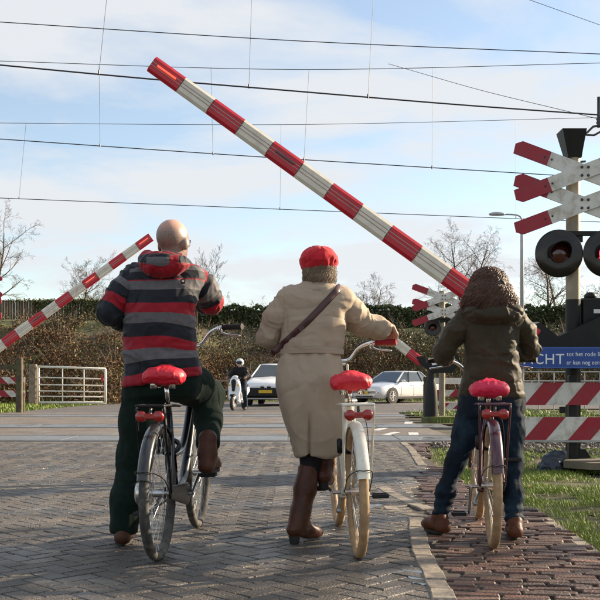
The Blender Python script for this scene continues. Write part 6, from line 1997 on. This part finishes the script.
# ------------------------------------------------------------------ scooter and rider beyond the crossing
so = at(239, 0, 31.2); so.z = 0
Rz = Matrix.Rotation(R(180 - 14), 4, 'Z')       # scooter faces the camera
sc = empty('motor_scooter', so, 'white motor scooter facing the camera beyond the tracks', 'scooter', None, (0, 0, R(180 - 14)))
for yy in (.62, -.60):
    m = MB(); m.torus((0, yy, .235), (1, 0, 0), .18, .058, 32, 10); w_ = m.build('wheel', MAT['tyre'], sc, True)
    m = MB(); m.lathe([(.02, -.05), (.13, -.045), (.135, -.02), (.135, .02), (.13, .045), (.02, .05)], (0, yy, .235), (1, 0, 0), 18); m.build('rim', MAT['alloy'], w_, True, auto=40)
m = MB()
for s_ in (-1, 1): m.tube([(s_ * .085, .62, .235), (s_ * .085, .52, .55)], .022, 8)
m.build('fork', MAT['black_metal'], sc, True)
s = SDF(.02); s.cone((0, .60, .45), (0, .70, .38), .10, .06, .05); s.cone((0, .52, .45), (0, .42, .95), .20, .17, .06, 'add', ((0, 1, 0), .45)); s.ell((0, .47, .72), (.22, .10, .26), None, .05); s.cone((0, .40, .92), (0, .36, 1.02), .15, .12, .05)
s.box((0, .1, .30), (.17, .35, .06), None, .05, .06); s.cone((0, -.15, .42), (0, -.75, .66), .16, .14, .08)
s.mesh('body', MAT['white_paint'], sc, smooth_it=2)
s = SDF(.012); s.ell((0, .455, 1.06), (.10, .04, .055)); s.mesh('headlight', MAT['lamp_glass'], sc)
s = SDF(.015); s.cone((0, .565, .93), (0, .60, .66), .09, .05, .03, 'add', ((0, 1, 0), .4)); s.ell((0, .63, .49), (.11, .18, .05)); s.mesh('front_panel', MAT['black_plastic'], sc)
s = SDF(.02); s.cone((0, -.05, .76), (0, -.65, .80), .12, .13, .05, 'add', ((0, 0, 1), .55)); s.mesh('seat', MAT['black_cloth'], sc)
m = MB(); m.tube(spline([(-.34, .28, 1.05), (-.16, .36, 1.06), (0, .38, 1.04), (.16, .36, 1.06), (.34, .28, 1.05)]), .022, 8); m.build('handlebar', MAT['black_metal'], sc, True)
s = SDF(.02); s.ell((0, .40, 1.04), (.20, .07, .07)); s.mesh('instrument_cowl', MAT['black_plastic'], sc)
for s_ in (-1, 1):
    m = MB(); m.tube([(s_ * .26, .33, 1.06), (s_ * .33, .36, 1.22)], .008, 6); m.lathe([(.065, 0), (.06, .02), (.01, .03)], (s_ * .35, .36, 1.26), (0, 1, 0), 14); m.build('mirror', MAT['black_plastic'], sc)
    m = MB(); m.lathe([(.03, 0), (.03, .03), (.01, .04)], (s_ * .15, .53, .82), (0, 1, 0), 10); m.build('indicator', MAT['plate_yellow'], sc)
rd = empty('person', so, 'scooter rider in black jacket and silver helmet beyond the tracks', 'person')
def rp(x, y, z_): return (Rz @ V3((x, y, z_))) + so
D_ = dict(head=rp(0, -.10, 1.52), yaw=166, nod=0, hs=1.0, neck=rp(0, -.14, 1.40), shL=rp(-.19, -.15, 1.32), shR=rp(.19, -.15, 1.32), elL=rp(-.30, .02, 1.13), elR=rp(.30, .02, 1.13), wrL=rp(-.30, .23, 1.08), wrR=rp(.30, .23, 1.08),
          hipL=rp(-.10, -.22, .88), hipR=rp(.10, -.22, .88), knL=rp(-.24, .18, .62), knR=rp(.20, .22, .80), anL=rp(-.27, .10, .10), anR=rp(.16, .20, .43),
          grL=rp(-.30, .29, 1.05), grR=rp(.30, .29, 1.05), handL=(Rz.to_3x3() @ V3((1, 0, 0)), V3((0, 0, 1)), Rz.to_3x3() @ V3((0, -1, 0))), handR=(Rz.to_3x3() @ V3((1, 0, 0)), V3((0, 0, 1)), Rz.to_3x3() @ V3((0, -1, 0))),
          ftL=Rz.to_3x3() @ V3((0, 1, 0)), ftR=Rz.to_3x3() @ V3((0, 1, 0)))
body_mesh(rd, D_, MAT['skin'], .014)
s = SDF(.016)
s.cone(rp(0, -.22, .92), rp(0, -.16, 1.22), .17, .20, .05, 'add', (Rz.to_3x3() @ V3((0, 1, 0)), .7)); s.cone(rp(-.17, -.15, 1.32), rp(.17, -.15, 1.32), .10, .10, .06)
for e in 'LR': s.chain([tuple(D_['sh' + e]), tuple(D_['el' + e]), tuple(D_['wr' + e])], [.085, .072, .055], .04)
s.cone(rp(0, -.13, 1.36), rp(0, -.12, 1.44), .085, .08, .04)
s.mesh('jacket', MAT['black_cloth'], rd, disp=folds(.008, (8, 8, 8), 3), origin=so)
s = SDF(.016)
for e in 'LR': s.chain([tuple(D_['hip' + e]), tuple(D_['kn' + e]), tuple(D_['an' + e])], [.11, .085, .065], .04)
s.mesh('trousers', MAT['denim'], rd, origin=so)
for e in 'LR':
    s = SDF(.012); a = D_['an' + e]; add_boot(s, a, tuple(Rz.to_3x3() @ V3((0, 1, 0)))[:2], a.z - .09, .27, .048, .05); s.mesh('shoe', MAT['sole_dark'], rd, origin=so)
s = SDF(.012); s.ell(rp(0, -.10, 1.565), (.135, .150, .135)); s.ell(rp(0, .06, 1.51), (.10, .10, .085), Rz.to_3x3(), .01, 'sub'); hl = s.mesh('helmet', MAT['helmet_silver'], rd, origin=so)
s = SDF(.010); s.ell(rp(0, -.075, 1.57), (.128, .142, .075)); s.half(tuple(rp(0, -.04, 1.5)), tuple(Rz.to_3x3() @ V3((0, -1, 0))), tuple(rp(0, 0, 1.5) - V3((.4, .4, .3))), tuple(rp(0, 0, 1.5) + V3((.4, .4, .3)))); s.mesh('visor', MAT['visor_dark'], hl, origin=so)
